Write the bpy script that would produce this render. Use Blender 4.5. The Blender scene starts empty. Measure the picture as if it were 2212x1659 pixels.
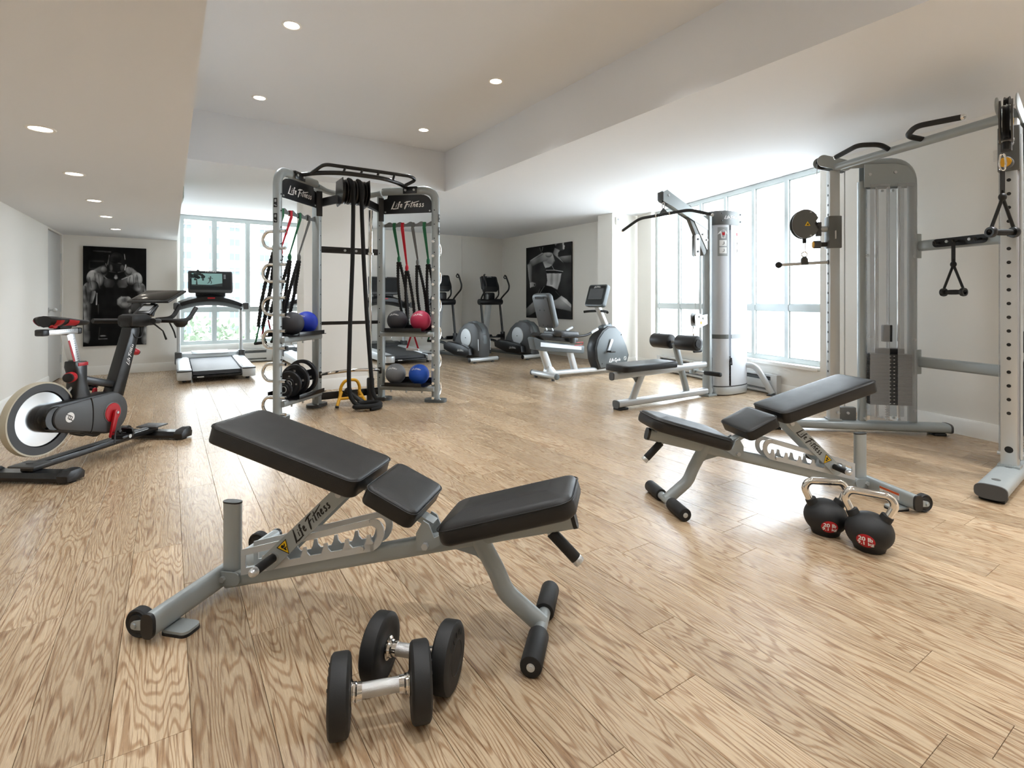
import bpy, bmesh, math, random
import numpy as np
from mathutils import Vector, Matrix, Euler
random.seed(7)
scene = bpy.context.scene
col = scene.collection
R = math.radians

# ------------------------------------------------------------------ camera
cam_d = bpy.data.cameras.new('camera')
cam_d.sensor_width = 36.0
cam_d.lens = 1120.0 / 2212.0 * 36.0
cam_d.shift_y = -(829.5 - 650.0) / 2212.0
cam_d.clip_start = 0.05
cam = bpy.data.objects.new('camera', cam_d)
cam.location = (0, 0, 1.1)
cam.rotation_euler = (R(90), 0, 0)
col.objects.link(cam)
scene.camera = cam

# ------------------------------------------------------------------ world: bright overcast sky
world = bpy.data.worlds.new('overcast_sky')
scene.world = world
world.use_nodes = True
_bg = world.node_tree.nodes['Background']
_bg.inputs['Color'].default_value = (0.84, 0.92, 1.0, 1)
_bg.inputs['Strength'].default_value = 15.0
scene.view_settings.view_transform = 'Standard'
scene.view_settings.look = 'None'
scene.view_settings.exposure = 0.22
scene.view_settings.gamma = 1.0
scene.view_settings.use_curve_mapping = False
DOWNLIGHT_W = 92.0

# ------------------------------------------------------------------ room frame: v runs along the back wall, u runs towards it
A_ROOM = R(33.45)
VX = Vector((math.cos(A_ROOM), math.sin(A_ROOM), 0))
UX = Vector((-math.sin(A_ROOM), math.cos(A_ROOM), 0))
def W(v, u, z=0.0):
    return VX * v + UX * u + Vector((0, 0, z))
# right wall line (angled against the rest of the room): s runs from near to far, w outwards
RW_O = Vector((3.72, 4.2, 0)); RW_D = Vector((math.cos(R(108.1)), math.sin(R(108.1)), 0)); RW_N = Vector((RW_D.y, -RW_D.x, 0))
def RW(s, w, z=0.0):
    return RW_O + RW_D * s + RW_N * w + Vector((0, 0, z))

def portal(c, d, right, w, h):
    ld = bpy.data.lights.new('window_portal', 'AREA'); ld.shape = 'RECTANGLE'; ld.size = w; ld.size_y = h
    ld.cycles.is_portal = True
    o = bpy.data.objects.new('window_portal', ld); col.objects.link(o)
    z = -Vector(d).normalized(); x = Vector(right).normalized(); y = z.cross(x)
    o.matrix_world = Matrix.Translation(c) @ Matrix((x, y, z)).transposed().to_4x4()
portal(W(1.45, 10.5, 1.42), -UX, VX, 2.6, 2.2)
portal(RW(2.96, 0.16, 1.45), -RW_N, RW_D, 3.15, 2.2)

# ------------------------------------------------------------------ materials
def s2l(h):
    c = [int(h[i:i+2], 16) / 255 for i in (0, 2, 4)]
    return tuple((x / 12.92 if x <= .04045 else ((x + .055) / 1.055) ** 2.4) for x in c) + (1,)
MATS = {}
def mat(name, hexcol, rough=.5, metal=0., noise=0., nscale=40., bump=0., bscale=300., spec=.5, emit=None, estr=1., coat=0.):
    m = bpy.data.materials.new(name); m.use_nodes = True
    nt = m.node_tree; b = nt.nodes['Principled BSDF']
    b.inputs['Base Color'].default_value = s2l(hexcol)
    b.inputs['Roughness'].default_value = rough
    b.inputs['Metallic'].default_value = metal
    b.inputs['Specular IOR Level'].default_value = spec
    if coat: b.inputs['Coat Weight'].default_value = coat; b.inputs['Coat Roughness'].default_value = .1
    if emit:
        b.inputs['Emission Color'].default_value = s2l(emit); b.inputs['Emission Strength'].default_value = estr
    tc = nt.nodes.new('ShaderNodeTexCoord')
    if noise:
        n = nt.nodes.new('ShaderNodeTexNoise'); n.inputs['Scale'].default_value = nscale; n.inputs['Detail'].default_value = 3
        nt.links.new(tc.outputs['Object'], n.inputs['Vector'])
        mr = nt.nodes.new('ShaderNodeMapRange')
        mr.inputs['To Min'].default_value = max(0, rough - noise); mr.inputs['To Max'].default_value = min(1, rough + noise)
        nt.links.new(n.outputs['Fac'], mr.inputs['Value']); nt.links.new(mr.outputs['Result'], b.inputs['Roughness'])
    if bump:
        n2 = nt.nodes.new('ShaderNodeTexNoise'); n2.inputs['Scale'].default_value = bscale; n2.inputs['Detail'].default_value = 2
        nt.links.new(tc.outputs['Object'], n2.inputs['Vector'])
        bp = nt.nodes.new('ShaderNodeBump'); bp.inputs['Strength'].default_value = bump; bp.inputs['Distance'].default_value = .002
        nt.links.new(n2.outputs['Fac'], bp.inputs['Height']); nt.links.new(bp.outputs['Normal'], b.inputs['Normal'])
    MATS[name] = m
    return m
mat('wall_paint', 'ece9e2', .7, bump=.05, bscale=120, noise=.05)
mat('ceiling_paint', 'e9ebee', .8, bump=.04, bscale=120, noise=.04)
mat('trim_paint', 'f1efe9', .45, noise=.04)
mat('door_paint', 'd3d2cf', .45, noise=.04)
mat('window_metal', 'c4cbca', .4, .25, noise=.06)
mat('heater_metal', 'd5d7d6', .45, .1, noise=.05)
mat('heater_dark', '5c6062', .6, .2)
mat('silver', 'a2a9aa', .36, .22, noise=.06, nscale=25)
mat('light_silver', 'c9cccd', .36, .3, noise=.06, nscale=20)
mat('mid_grey', '6c6e6d', .38, .35, noise=.05)
mat('dark_grey', '48494a', .45, .0, noise=.06)
mat('slate_grey', '5a6062', .42, .1, noise=.05)
mat('chrome', 'e8e6e2', .07, 1.0)
mat('steel', 'c6c9c9', .36, .5)
mat('knurled', 'cfcfcd', .36, 1.0, bump=.6, bscale=900)
mat('vinyl', '181716', .45, bump=.25, bscale=420, noise=.06, nscale=12)
mat('vinyl_side', '121212', .48, bump=.2, bscale=420)
mat('rubber', '161616', .6, bump=.1, bscale=500, noise=.06)
mat('black_plastic', '151516', .38, noise=.08, nscale=30)
mat('black_paint', '131314', .32, noise=.06, coat=.1)
mat('gloss_black', '0a0a0b', .12, noise=.02)
mat('screen_glass', '202326', .1)
mat('red', 'b5121f', .4, noise=.05)
mat('red_strap', 'c3142b', .7, bump=.3, bscale=600)
mat('green_strap', '1f6a45', .7, bump=.3, bscale=600)
mat('grey_strap', '6b6d6c', .7, bump=.3, bscale=600)
mat('yellow_paint', 'e5a81c', .4, noise=.05)
mat('warn_yellow', 'f2c40f', .45)
mat('orange_print', 'd0561c', .5)
mat('white_print', 'f0f0ee', .5)
mat('grey_print', '9fa2a3', .5)
mat('black_print', '0c0c0c', .5)
mat('cream_rim', 'b8b09c', .35, .2, noise=.04)
mat('brushed', 'd2d4d5', .3, .8, noise=.03, nscale=6)
mat('rope', '111111', .85, bump=1.0, bscale=260)
mat('cord_black', '121212', .8, bump=1.0, bscale=380)
mat('ball_black', '35353a', .55, bump=.4, bscale=260)
mat('ball_grey', '77787a', .55, bump=.4, bscale=260)
mat('ball_blue', '0d4cb4', .5, bump=.4, bscale=260)
mat('ball_royal', '1234b4', .5, bump=.4, bscale=260)
mat('ball_red', 'b3294c', .5, bump=.4, bscale=260)
mat('plate_black', '1b1c1f', .42, bump=.15, bscale=300)
mat('belt', '303236', .5, bump=.35, bscale=700)
mat('lamp_trim', 'f2efe9', .5)
mat('lamp_lens', 'ffffff', .4, emit='fff3e2', estr=14.)
mat('sign_white', 'e4e8e4', .5)
mat('sign_green', '3f9a63', .5)
mat('facade', 'e9e3dd', .8, bump=.1, bscale=3)
mat('facade_glass', '50575c', .6, spec=.2)
mat('outside_ground', 'b9b6ae', .9, noise=.02)
mat('leaf', '56604f', .9, spec=.1)
mat('bark', '6b5a4a', .9)

def glass_mat():
    m = bpy.data.materials.new('clear_glass'); m.use_nodes = True; nt = m.node_tree; nt.nodes.clear()
    o = nt.nodes.new('ShaderNodeOutputMaterial'); t = nt.nodes.new('ShaderNodeBsdfTransparent'); t.inputs[0].default_value = (.82, .85, .86, 1)
    g = nt.nodes.new('ShaderNodeBsdfGlossy'); g.inputs['Roughness'].default_value = .02
    f = nt.nodes.new('ShaderNodeFresnel'); f.inputs['IOR'].default_value = 1.45
    mx = nt.nodes.new('ShaderNodeMixShader')
    nt.links.new(f.outputs[0], mx.inputs[0]); nt.links.new(t.outputs[0], mx.inputs[1]); nt.links.new(g.outputs[0], mx.inputs[2]); nt.links.new(mx.outputs[0], o.inputs[0])
    MATS['clear_glass'] = m
    m = bpy.data.materials.new('frosted_glass'); m.use_nodes = True; nt = m.node_tree; nt.nodes.clear()
    o = nt.nodes.new('ShaderNodeOutputMaterial'); t = nt.nodes.new('ShaderNodeBsdfTransparent'); t.inputs[0].default_value = (.82, .84, .85, 1)
    g = nt.nodes.new('ShaderNodeBsdfTranslucent'); g.inputs[0].default_value = (.84, .85, .86, 1)
    n = nt.nodes.new('ShaderNodeTexNoise'); n.inputs['Scale'].default_value = 1.3
    mr = nt.nodes.new('ShaderNodeMapRange'); mr.inputs['To Min'].default_value = .4; mr.inputs['To Max'].default_value = .6
    tc = nt.nodes.new('ShaderNodeTexCoord'); nt.links.new(tc.outputs['Object'], n.inputs['Vector']); nt.links.new(n.outputs['Fac'], mr.inputs['Value'])
    mx = nt.nodes.new('ShaderNodeMixShader')
    nt.links.new(mr.outputs[0], mx.inputs[0]); nt.links.new(t.outputs[0], mx.inputs[1]); nt.links.new(g.outputs[0], mx.inputs[2]); nt.links.new(mx.outputs[0], o.inputs[0])
    MATS['frosted_glass'] = m
    m = bpy.data.materials.new('clear_acrylic'); m.use_nodes = True; nt = m.node_tree; nt.nodes.clear()
    o = nt.nodes.new('ShaderNodeOutputMaterial'); t = nt.nodes.new('ShaderNodeBsdfTransparent'); t.inputs[0].default_value = (.86, .87, .88, 1)
    g = nt.nodes.new('ShaderNodeBsdfPrincipled'); g.inputs['Base Color'].default_value = (.72, .73, .74, 1); g.inputs['Roughness'].default_value = .25
    mx = nt.nodes.new('ShaderNodeMixShader'); mx.inputs[0].default_value = .24
    nt.links.new(t.outputs[0], mx.inputs[1]); nt.links.new(g.outputs[0], mx.inputs[2]); nt.links.new(mx.outputs[0], o.inputs[0])
    MATS['clear_acrylic'] = m
glass_mat()
m_ = mat('flywheel_metal', 'cfd1d2', .24, 1.0)
_b = m_.node_tree.nodes['Principled BSDF']; _b.inputs['Anisotropic'].default_value = .85
_t = m_.node_tree.nodes.new('ShaderNodeTangent'); _t.direction_type = 'RADIAL'; _t.axis = 'Y'; m_.node_tree.links.new(_t.outputs[0], _b.inputs['Tangent'])

def wood_mat():
    m = bpy.data.materials.new('oak_plank'); m.use_nodes = True; nt = m.node_tree; b = nt.nodes['Principled BSDF']; L = nt.links.new; N = nt.nodes.new
    tc = N('ShaderNodeTexCoord'); oi = N('ShaderNodeObjectInfo')
    off = N('ShaderNodeVectorMath'); off.operation = 'SCALE'; off.inputs[0].default_value = (37., 91., 53.); L(oi.outputs['Random'], off.inputs['Scale'])
    add = N('ShaderNodeVectorMath'); add.operation = 'ADD'; L(tc.outputs['Object'], add.inputs[0]); L(off.outputs[0], add.inputs[1])
    def mapping(sc):
        mp = N('ShaderNodeMapping'); mp.inputs['Scale'].default_value = sc; L(add.outputs[0], mp.inputs['Vector']); return mp
    # growth rings: level sets of a stretched noise (x runs along the plank)
    mp1 = mapping((1.0, 8.5, 1)); n1 = N('ShaderNodeTexNoise'); n1.inputs['Scale'].default_value = 1.0; n1.inputs['Detail'].default_value = 2.2; n1.inputs['Roughness'].default_value = .42
    L(mp1.outputs[0], n1.inputs['Vector'])
    mul = N('ShaderNodeMath'); mul.operation = 'MULTIPLY'; mul.inputs[1].default_value = 175.0; L(n1.outputs['Fac'], mul.inputs[0])
    sn = N('ShaderNodeMath'); sn.operation = 'SINE'; L(mul.outputs[0], sn.inputs[0])
    r1 = N('ShaderNodeValToRGB'); r1.color_ramp.elements[0].position = .55; r1.color_ramp.elements[1].position = 1.0
    r1.color_ramp.elements[0].color = (0, 0, 0, 1); r1.color_ramp.elements[1].color = (1, 1, 1, 1)
    ab = N('ShaderNodeMapRange'); ab.inputs['From Min'].default_value = -1; L(sn.outputs[0], ab.inputs['Value']); L(ab.outputs[0], r1.inputs['Fac'])
    # fine pores
    mp2 = mapping((9, 260, 1)); n2 = N('ShaderNodeTexNoise'); n2.inputs['Scale'].default_value = 1.0; n2.inputs['Detail'].default_value = 2.5; L(mp2.outputs[0], n2.inputs['Vector'])
    mp3 = mapping((.9, 3.2, 1)); n3 = N('ShaderNodeTexNoise'); n3.inputs['Scale'].default_value = 1.0; n3.inputs['Detail'].default_value = 2; L(mp3.outputs[0], n3.inputs['Vector'])
    cr = N('ShaderNodeValToRGB')
    cr.color_ramp.elements[0].position = .25; cr.color_ramp.elements[0].color = s2l('b3966d')
    cr.color_ramp.elements[1].position = .75; cr.color_ramp.elements[1].color = s2l('ceb28a')
    L(n3.outputs['Fac'], cr.inputs['Fac'])
    # plank to plank tone
    hsv = N('ShaderNodeHueSaturation'); L(cr.outputs[0], hsv.inputs['Color'])
    v = N('ShaderNodeMapRange'); v.inputs['To Min'].default_value = .86; v.inputs['To Max'].default_value = 1.1; L(oi.outputs['Random'], v.inputs['Value']); L(v.outputs[0], hsv.inputs['Value'])
    hsv.inputs['Saturation'].default_value = .82
    dk = N('ShaderNodeMix'); dk.data_type = 'RGBA'; dk.blend_type = 'MULTIPLY'; dk.inputs['B'].default_value = s2l('b99c80')
    L(hsv.outputs[0], dk.inputs['A'])
    msk = N('ShaderNodeMath'); msk.operation = 'MULTIPLY'; msk.inputs[1].default_value = .68; L(r1.outputs[0], msk.inputs[0]); L(msk.outputs[0], dk.inputs['Factor'])
    dk2 = N('ShaderNodeMix'); dk2.data_type = 'RGBA'; dk2.blend_type = 'MULTIPLY'; dk2.inputs['B'].default_value = s2l('a88e75')
    pr = N('ShaderNodeMapRange'); pr.inputs['From Min'].default_value = .5; pr.inputs['From Max'].default_value = .72; pr.inputs['To Max'].default_value = .9; L(n2.outputs['Fac'], pr.inputs['Value'])
    L(pr.outputs[0], dk2.inputs['Factor']); L(dk.outputs['Result'], dk2.inputs['A'])
    L(dk2.outputs['Result'], b.inputs['Base Color'])
    rr = N('ShaderNodeMapRange'); rr.inputs['To Min'].default_value = .22; rr.inputs['To Max'].default_value = .33; L(n2.outputs['Fac'], rr.inputs['Value']); L(rr.outputs[0], b.inputs['Roughness'])
    b.inputs['Specular IOR Level'].default_value = .55
    bp = N('ShaderNodeBump'); bp.inputs['Strength'].default_value = .12; bp.inputs['Distance'].default_value = .001; L(n2.outputs['Fac'], bp.inputs['Height']); L(bp.outputs[0], b.inputs['Normal'])
    MATS['oak_plank'] = m
wood_mat()
mat('floor_base', '5a4a38', .8)

# ------------------------------------------------------------------ mesh tools
class MB:
    def __init__(self, M=None):
        self.v = []; self.f = []; self.M = M or Matrix.Identity(4)
    def add(self, vs, fs):
        b = len(self.v); M = self.M
        self.v += [tuple(M @ Vector(p)) for p in vs]
        self.f += [tuple(b + i for i in f) for f in fs]
        return self
    def box(self, c, s, rot=(0, 0, 0), bev=0., seg=2):
        T = Matrix.Translation(c) @ Euler([R(a) for a in rot]).to_matrix().to_4x4()
        if bev <= 0:
            x, y, z = s[0] / 2, s[1] / 2, s[2] / 2
            vs = [T @ Vector(p) for p in ((-x, -y, -z), (x, -y, -z), (x, y, -z), (-x, y, -z), (-x, -y, z), (x, -y, z), (x, y, z), (-x, y, z))]
            return self.add(vs, [(0, 3, 2, 1), (4, 5, 6, 7), (0, 1, 5, 4), (1, 2, 6, 5), (2, 3, 7, 6), (3, 0, 4, 7)])
        bm = bmesh.new(); bmesh.ops.create_cube(bm, size=1, matrix=Matrix.Diagonal((s[0], s[1], s[2], 1)))
        bmesh.ops.bevel(bm, geom=list(bm.edges), offset=min(bev, min(s) * .49), segments=seg, profile=.5, affect='EDGES')
        vs = [T @ v.co for v in bm.verts]; fs = [[v.index for v in f.verts] for f in bm.faces]; bm.free()
        return self.add(vs, fs)
    def bar(self, a, b, w, h, up=(0, 0, 1), bev=0.):
        """box from a to b, w across, h along 'up'"""
        a = Vector(a); b = Vector(b); x = (b - a); L = x.length; x.normalize()
        y = Vector(up).cross(x).normalized(); z = x.cross(y)
        Mx = Matrix((x, y, z)).transposed().to_4x4(); Mx.translation = (a + b) / 2
        sub = MB(); sub.box((0, 0, 0), (L, w, h), bev=bev)
        return self.add([Mx @ Vector(p) for p in sub.v], sub.f)
    def tube(self, pts, r, n=12, cap=True, closed=False, oval=None, up=(0, 0, 1)):
        """sweep along pts; r number or list; oval=(half width across, half height along up)"""
        P = [Vector(p) for p in pts]; m = len(P)
        rs = r if isinstance(r, (list, tuple)) else [r] * m
        T = []
        for i in range(m):
            if closed: t = (P[(i + 1) % m] - P[i]).normalized() + (P[i] - P[i - 1]).normalized()
            elif i == 0: t = P[1] - P[0]
            elif i == m - 1: t = P[-1] - P[-2]
            else: t = (P[i + 1] - P[i]).normalized() + (P[i] - P[i - 1]).normalized()
            T.append(t.normalized())
        u0 = Vector(up)
        if abs(u0.dot(T[0])) > .98: u0 = Vector((1, 0, 0)) if abs(T[0].x) < .9 else Vector((0, 1, 0))
        nrm = (u0 - T[0] * u0.dot(T[0])).normalized()
        vs = []; fs = []
        for i in range(m):
            if i > 0:
                q = T[i - 1].rotation_difference(T[i]); nrm = (q @ nrm); nrm = (nrm - T[i] * nrm.dot(T[i])).normalized()
            bn = T[i].cross(nrm)
            k = 1.0
            if 0 < i < m - 1 or closed:
                a0 = (P[i] - P[i - 1]).normalized(); k = 1 / max(.5, T[i].dot(a0))
            for j in range(n):
                a = 2 * math.pi * j / n
                if oval: ca, sa = oval[0] * math.cos(a), oval[1] * math.sin(a)
                else: ca, sa = rs[i] * math.cos(a), rs[i] * math.sin(a)
                vs.append(P[i] + bn * ca + nrm * sa)
        for i in range(m if closed else m - 1):
            i2 = (i + 1) % m
            for j in range(n):
                j2 = (j + 1) % n
                fs.append((i * n + j, i * n + j2, i2 * n + j2, i2 * n + j))
        if cap and not closed:
            fs.append(tuple(range(n - 1, -1, -1))); fs.append(tuple((m - 1) * n + j for j in range(n)))
        return self.add(vs, fs)
    def rtube(self, a, b, w, h, up=(0, 0, 1), n=20, pw=4.):
        """straight flat-oval (superellipse) tube from a to b"""
        a = Vector(a); b = Vector(b); x = (b - a).normalized(); y = Vector(up).cross(x).normalized(); z = x.cross(y)
        vs = []
        for p in (a, b):
            for j in range(n):
                t = 2 * math.pi * j / n; c, s = math.cos(t), math.sin(t)
                vs.append(p + y * (w / 2 * math.copysign(abs(c) ** (2 / pw), c)) + z * (h / 2 * math.copysign(abs(s) ** (2 / pw), s)))
        fs = [(j, (j + 1) % n, n + (j + 1) % n, n + j) for j in range(n)] + [tuple(range(n - 1, -1, -1)), tuple(range(n, 2 * n))]
        return self.add(vs, fs)
    def cyl(self, a, b, r, n=20, bev=0.):
        a = Vector(a); b = Vector(b)
        if bev <= 0: return self.tube([a, b], r, n)
        L = (b - a).length; d = (b - a).normalized()
        return self.lathe([(0, 0), (r - bev, 0), (r - bev * .3, bev * .3), (r, bev), (r, L - bev), (r - bev * .3, L - bev * .3), (r - bev, L), (0, L)], a, d, n)
    def lathe(self, prof, o=(0, 0, 0), ax=(0, 0, 1), n=32):
        z = Vector(ax).normalized(); x = z.orthogonal().normalized(); y = z.cross(x); o = Vector(o)
        vs = []; fs = []; idx = []
        for r, h in prof:
            if r < 1e-6: idx.append([len(vs)]); vs.append(o + z * h)
            else:
                idx.append(list(range(len(vs), len(vs) + n)))
                for j in range(n):
                    a = 2 * math.pi * j / n; vs.append(o + z * h + (x * math.cos(a) + y * math.sin(a)) * r)
        for A, B in zip(idx, idx[1:]):
            if len(A) == 1 and len(B) == 1: continue
            for j in range(n):
                j2 = (j + 1) % n
                if len(A) == 1: fs.append((A[0], B[j2], B[j]))
                elif len(B) == 1: fs.append((A[j], A[j2], B[0]))
                else: fs.append((A[j], A[j2], B[j2], B[j]))
        return self.add(vs, fs)
    def ring(self, c, ax, r, t, n=32, k=8):
        z = Vector(ax).normalized(); x = z.orthogonal().normalized(); y = z.cross(x); c = Vector(c)
        return self.tube([c + (x * math.cos(2 * math.pi * i / n) + y * math.sin(2 * math.pi * i / n)) * r for i in range(n)], t, k, closed=True, up=tuple(z))
    def sphere(self, c, r, n=24, m=14, sc=(1, 1, 1)):
        prof = [(r * math.sin(math.pi * i / m), -r * math.cos(math.pi * i / m)) for i in range(m + 1)]
        prof[0] = (0, -r); prof[-1] = (0, r)
        sub = MB(); sub.lathe(prof, n=n); c = Vector(c)
        return self.add([c + Vector((p[0] * sc[0], p[1] * sc[1], p[2] * sc[2])) for p in sub.v], sub.f)
    def prism(self, poly, t, o=(0, 0, 0), x=(1, 0, 0), y=(0, 0, 1), bev=0.):
        """extrude polygon (in x,y axes at o) symmetrically by thickness t along x cross y"""
        o = Vector(o); x = Vector(x).normalized(); y = Vector(y); y = (y - x * y.dot(x)).normalized(); z = x.cross(y); n = len(poly)
        A = sum(poly[i][0] * poly[(i + 1) % n][1] - poly[(i + 1) % n][0] * poly[i][1] for i in range(n))
        if A < 0: poly = poly[::-1]
        if bev > 0:
            c = Vector((sum(p[0] for p in poly) / n, sum(p[1] for p in poly) / n)); rings = []
            def inset(d):
                out = []
                for i in range(n):
                    p0, p1, p2 = Vector(poly[i - 1]), Vector(poly[i]), Vector(poly[(i + 1) % n])
                    e1 = (p1 - p0).normalized(); e2 = (p2 - p1).normalized()
                    n1 = Vector((-e1.y, e1.x)); n2 = Vector((-e2.y, e2.x)); q = (n1 + n2)
                    q = q.normalized() if q.length > 1e-6 else n1
                    k = 1 / max(.5, q.dot(n1)); out.append(p1 + q * d * k)
                return out
            lv = [(bev, -t / 2), (bev * .3, -t / 2 + bev * .3), (0, -t / 2 + bev), (0, t / 2 - bev), (bev * .3, t / 2 - bev * .3), (bev, t / 2)]
            vs = []
            for d, h in lv: vs += [o + x * p[0] + y * p[1] + z * h for p in inset(d)]
            fs = [tuple(range(n - 1, -1, -1)), tuple((len(lv) - 1) * n + i for i in range(n))]
            for k in range(len(lv) - 1):
                fs += [(k * n + i, k * n + (i + 1) % n, (k + 1) * n + (i + 1) % n, (k + 1) * n + i) for i in range(n)]
            return self.add(vs, fs)
        vs = [o + x * p[0] + y * p[1] - z * t / 2 for p in poly] + [o + x * p[0] + y * p[1] + z * t / 2 for p in poly]
        fs = [tuple(range(n - 1, -1, -1)), tuple(range(n, 2 * n))] + [(i, (i + 1) % n, n + (i + 1) % n, n + i) for i in range(n)]
        return self.add(vs, fs)
    def cushion(self, L, Wd, T, rc, rb, M, crown=.006, taper=1.0):
        """upholstered pad: length along x, width along y, base at z=0; taper scales the width at +x end"""
        def outline(ins):
            out = []; k = 6; r = max(.004, rc - ins); hx = L / 2 - ins; hy = Wd / 2 - ins
            for cx, cy, a0 in ((hx - r, hy - r, 0), (-(hx - r), hy - r, 90), (-(hx - r), -(hy - r), 180), (hx - r, -(hy - r), 270)):
                for i in range(k + 1):
                    a = R(a0 + 90 * i / k); px, py = cx + r * math.cos(a), cy + r * math.sin(a)
                    w = 1 + (taper - 1) * (px / L + .5); out.append((px, py * w))
            return out
        lv = [(rb * .5, 0), (rb * .12, rb * .25), (0, rb * .6), (0, T - rb), (rb * .1, T - rb * .55), (rb * .4, T - rb * .15), (rb * 1.0, T), (rb * 2.2, T + crown * .6), (min(L, Wd) * .3, T + crown)]
        vs = []; n = 28; fs = [tuple(range(n - 1, -1, -1)), tuple((len(lv) - 1) * n + i for i in range(n))]
        for d, h in lv: vs += [M @ Vector((p[0], p[1], h)) for p in outline(d)]
        for k in range(len(lv) - 1):
            fs += [(k * n + i, k * n + (i + 1) % n, (k + 1) * n + (i + 1) % n, (k + 1) * n + i) for i in range(n)]
        self.add(vs, fs)
        return [M @ Vector((p[0], p[1], T - rb * .5)) for p in outline(-.0008)]
    def mesh(self, name, material, angle=35):
        me = bpy.data.meshes.new(name); me.from_pydata(self.v, [], self.f); me.materials.append(MATS[material])
        me.polygons.foreach_set('use_smooth', [True] * len(me.polygons)); me.update()
        me.set_sharp_from_angle(angle=R(angle))
        return me
def fillet(pts, rad, k=5, closed=False):
    P = [Vector(p) for p in pts]; out = []; m = len(P)
    for i in range(m):
        if not closed and i in (0, m - 1): out.append(P[i]); continue
        a, b, c = P[i - 1], P[i], P[(i + 1) % m]
        d1 = (a - b); d2 = (c - b); r = min(rad, d1.length * .49, d2.length * .49)
        p0 = b + d1.normalized() * r; p2 = b + d2.normalized() * r
        for j in range(k + 1):
            t = j / k; out.append(p0 * (1 - t) ** 2 + b * 2 * t * (1 - t) + p2 * t * t)
    return out
def hull2(c1, r1, c2, r2, n=20):
    """outline of two circles' convex hull"""
    d = math.hypot(c2[0] - c1[0], c2[1] - c1[1]); th = math.atan2(c2[1] - c1[1], c2[0] - c1[0]); b = math.acos((r1 - r2) / d); out = []
    for i in range(n + 1):
        a = th + b + (2 * math.pi - 2 * b) * i / n; out.append((c1[0] + r1 * math.cos(a), c1[1] + r1 * math.sin(a)))
    for i in range(n + 1):
        a = th - b + 2 * b * i / n; out.append((c2[0] + r2 * math.cos(a), c2[1] + r2 * math.sin(a)))
    return out
def rrect(w, h, r, k=5, cx=0, cy=0):
    out = []
    for sx, sy, a0 in ((1, 1, 0), (-1, 1, 90), (-1, -1, 180), (1, -1, 270)):
        for i in range(k + 1):
            a = R(a0 + 90 * i / k); out.append((cx + sx * (w / 2 - r) + r * math.cos(a), cy + sy * (h / 2 - r) + r * math.sin(a)))
    return out
def circ(c, r, n=28, a0=0, a1=360):
    m = n if a1 - a0 == 360 else n + 1
    return [(c[0] + r * math.cos(R(a0 + (a1 - a0) * i / n)), c[1] + r * math.sin(R(a0 + (a1 - a0) * i / n))) for i in range(m)]

# ------------------------------------------------------------------ objects
def link(o, parent=None):
    col.objects.link(o)
    if parent: o.parent = parent
    return o
def tag(o, label=None, cat=None, group=None, kind=None):
    if label: o['label'] = label
    if cat: o['category'] = cat
    if group: o['group'] = group
    if kind: o['kind'] = kind
    return o
def thing(name, label, cat, loc=(0, 0, 0), rz=0., group=None):
    o = bpy.data.objects.new(name, None); o.empty_display_size = .1; col.objects.link(o)
    o.location = loc; o.rotation_euler = (0, 0, R(rz))
    return tag(o, label, cat, group)
def part(name, mb, material, parent=None, label=None, angle=35):
    o = bpy.data.objects.new(name, mb.mesh(name, material, angle)); link(o, parent)
    if label: o['label'] = label
    return o
def struct(name, mb, material, parent=None, angle=35):
    o = part(name, mb, material, parent, angle=angle)
    if not parent: o['kind'] = 'structure'
    return o
def copy_tree(o, parent=None):
    c = o.copy(); link(c, parent)
    for ch in list(o.children): copy_tree(ch, c)
    return c

# lettering
_tc = {}
def text_polys(s, bold=.0):
    key = (s, bold)
    if key not in _tc:
        cu = bpy.data.curves.new('t', 'FONT'); cu.body = s; cu.size = 1; cu.align_x = 'CENTER'; cu.align_y = 'CENTER'; cu.offset = bold; cu.resolution_u = 3
        ob = bpy.data.objects.new('t', cu); col.objects.link(ob); me = bpy.data.meshes.new_from_object(ob.evaluated_get(bpy.context.evaluated_depsgraph_get()))
        _tc[key] = ([tuple(v.co) for v in me.vertices], [tuple(p.vertices) for p in me.polygons])
        bpy.data.objects.remove(ob); bpy.data.curves.remove(cu); bpy.data.meshes.remove(me)
    return _tc[key]
def put_flat(mb, vs, fs, o, x, y, sc=1.0, shear=0., warp=None):
    o = Vector(o); x = Vector(x).normalized(); y = Vector(y); y = (y - x * y.dot(x)).normalized()
    q = [o + x * ((p[0] + shear * p[1]) * sc) + y * (p[1] * sc) for p in vs]
    if warp: q = [warp(p) for p in q]
    mb.add(q, fs)
def text(mb, s, o, x, y, size, shear=0., bold=.01, warp=None):
    vs, fs = text_polys(s, bold); put_flat(mb, vs, fs, o, x, y, size, shear, warp)
# brush-script word mark, as flat ribbons
def _ribbons(strokes):
    vs = []; fs = []
    for pts, w in strokes:
        P = [Vector(p) for p in pts]; m = len(P); b = len(vs)
        for i in range(m):
            t = (P[min(i + 1, m - 1)] - P[max(i - 1, 0)]).normalized(); nn = Vector((-t.y, t.x))
            k = w * 1.35 * (.55 if i in (0, m - 1) else 1.0)
            vs += [tuple(P[i] + nn * k / 2) + (0,), tuple(P[i] - nn * k / 2) + (0,)]
        for i in range(m - 1): fs.append((b + 2 * i, b + 2 * i + 1, b + 2 * i + 3, b + 2 * i + 2))
    return vs, fs
def _sm(p): return [tuple(q)[:2] for q in fillet([(a, b, 0) for a, b in p], .12, 3)]
_e = [(0, .33), (.24, .44), (.28, .58), (.15, .6), (.02, .42), (0, .2), (.12, .12), (.3, .24)]
_s = [(.32, .56), (.14, .58), (.1, .45), (.24, .32), (.2, .15), (.06, .1), (-.06, .16)]
sh = lambda p, d: [(a + d, b) for a, b in p]
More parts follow.
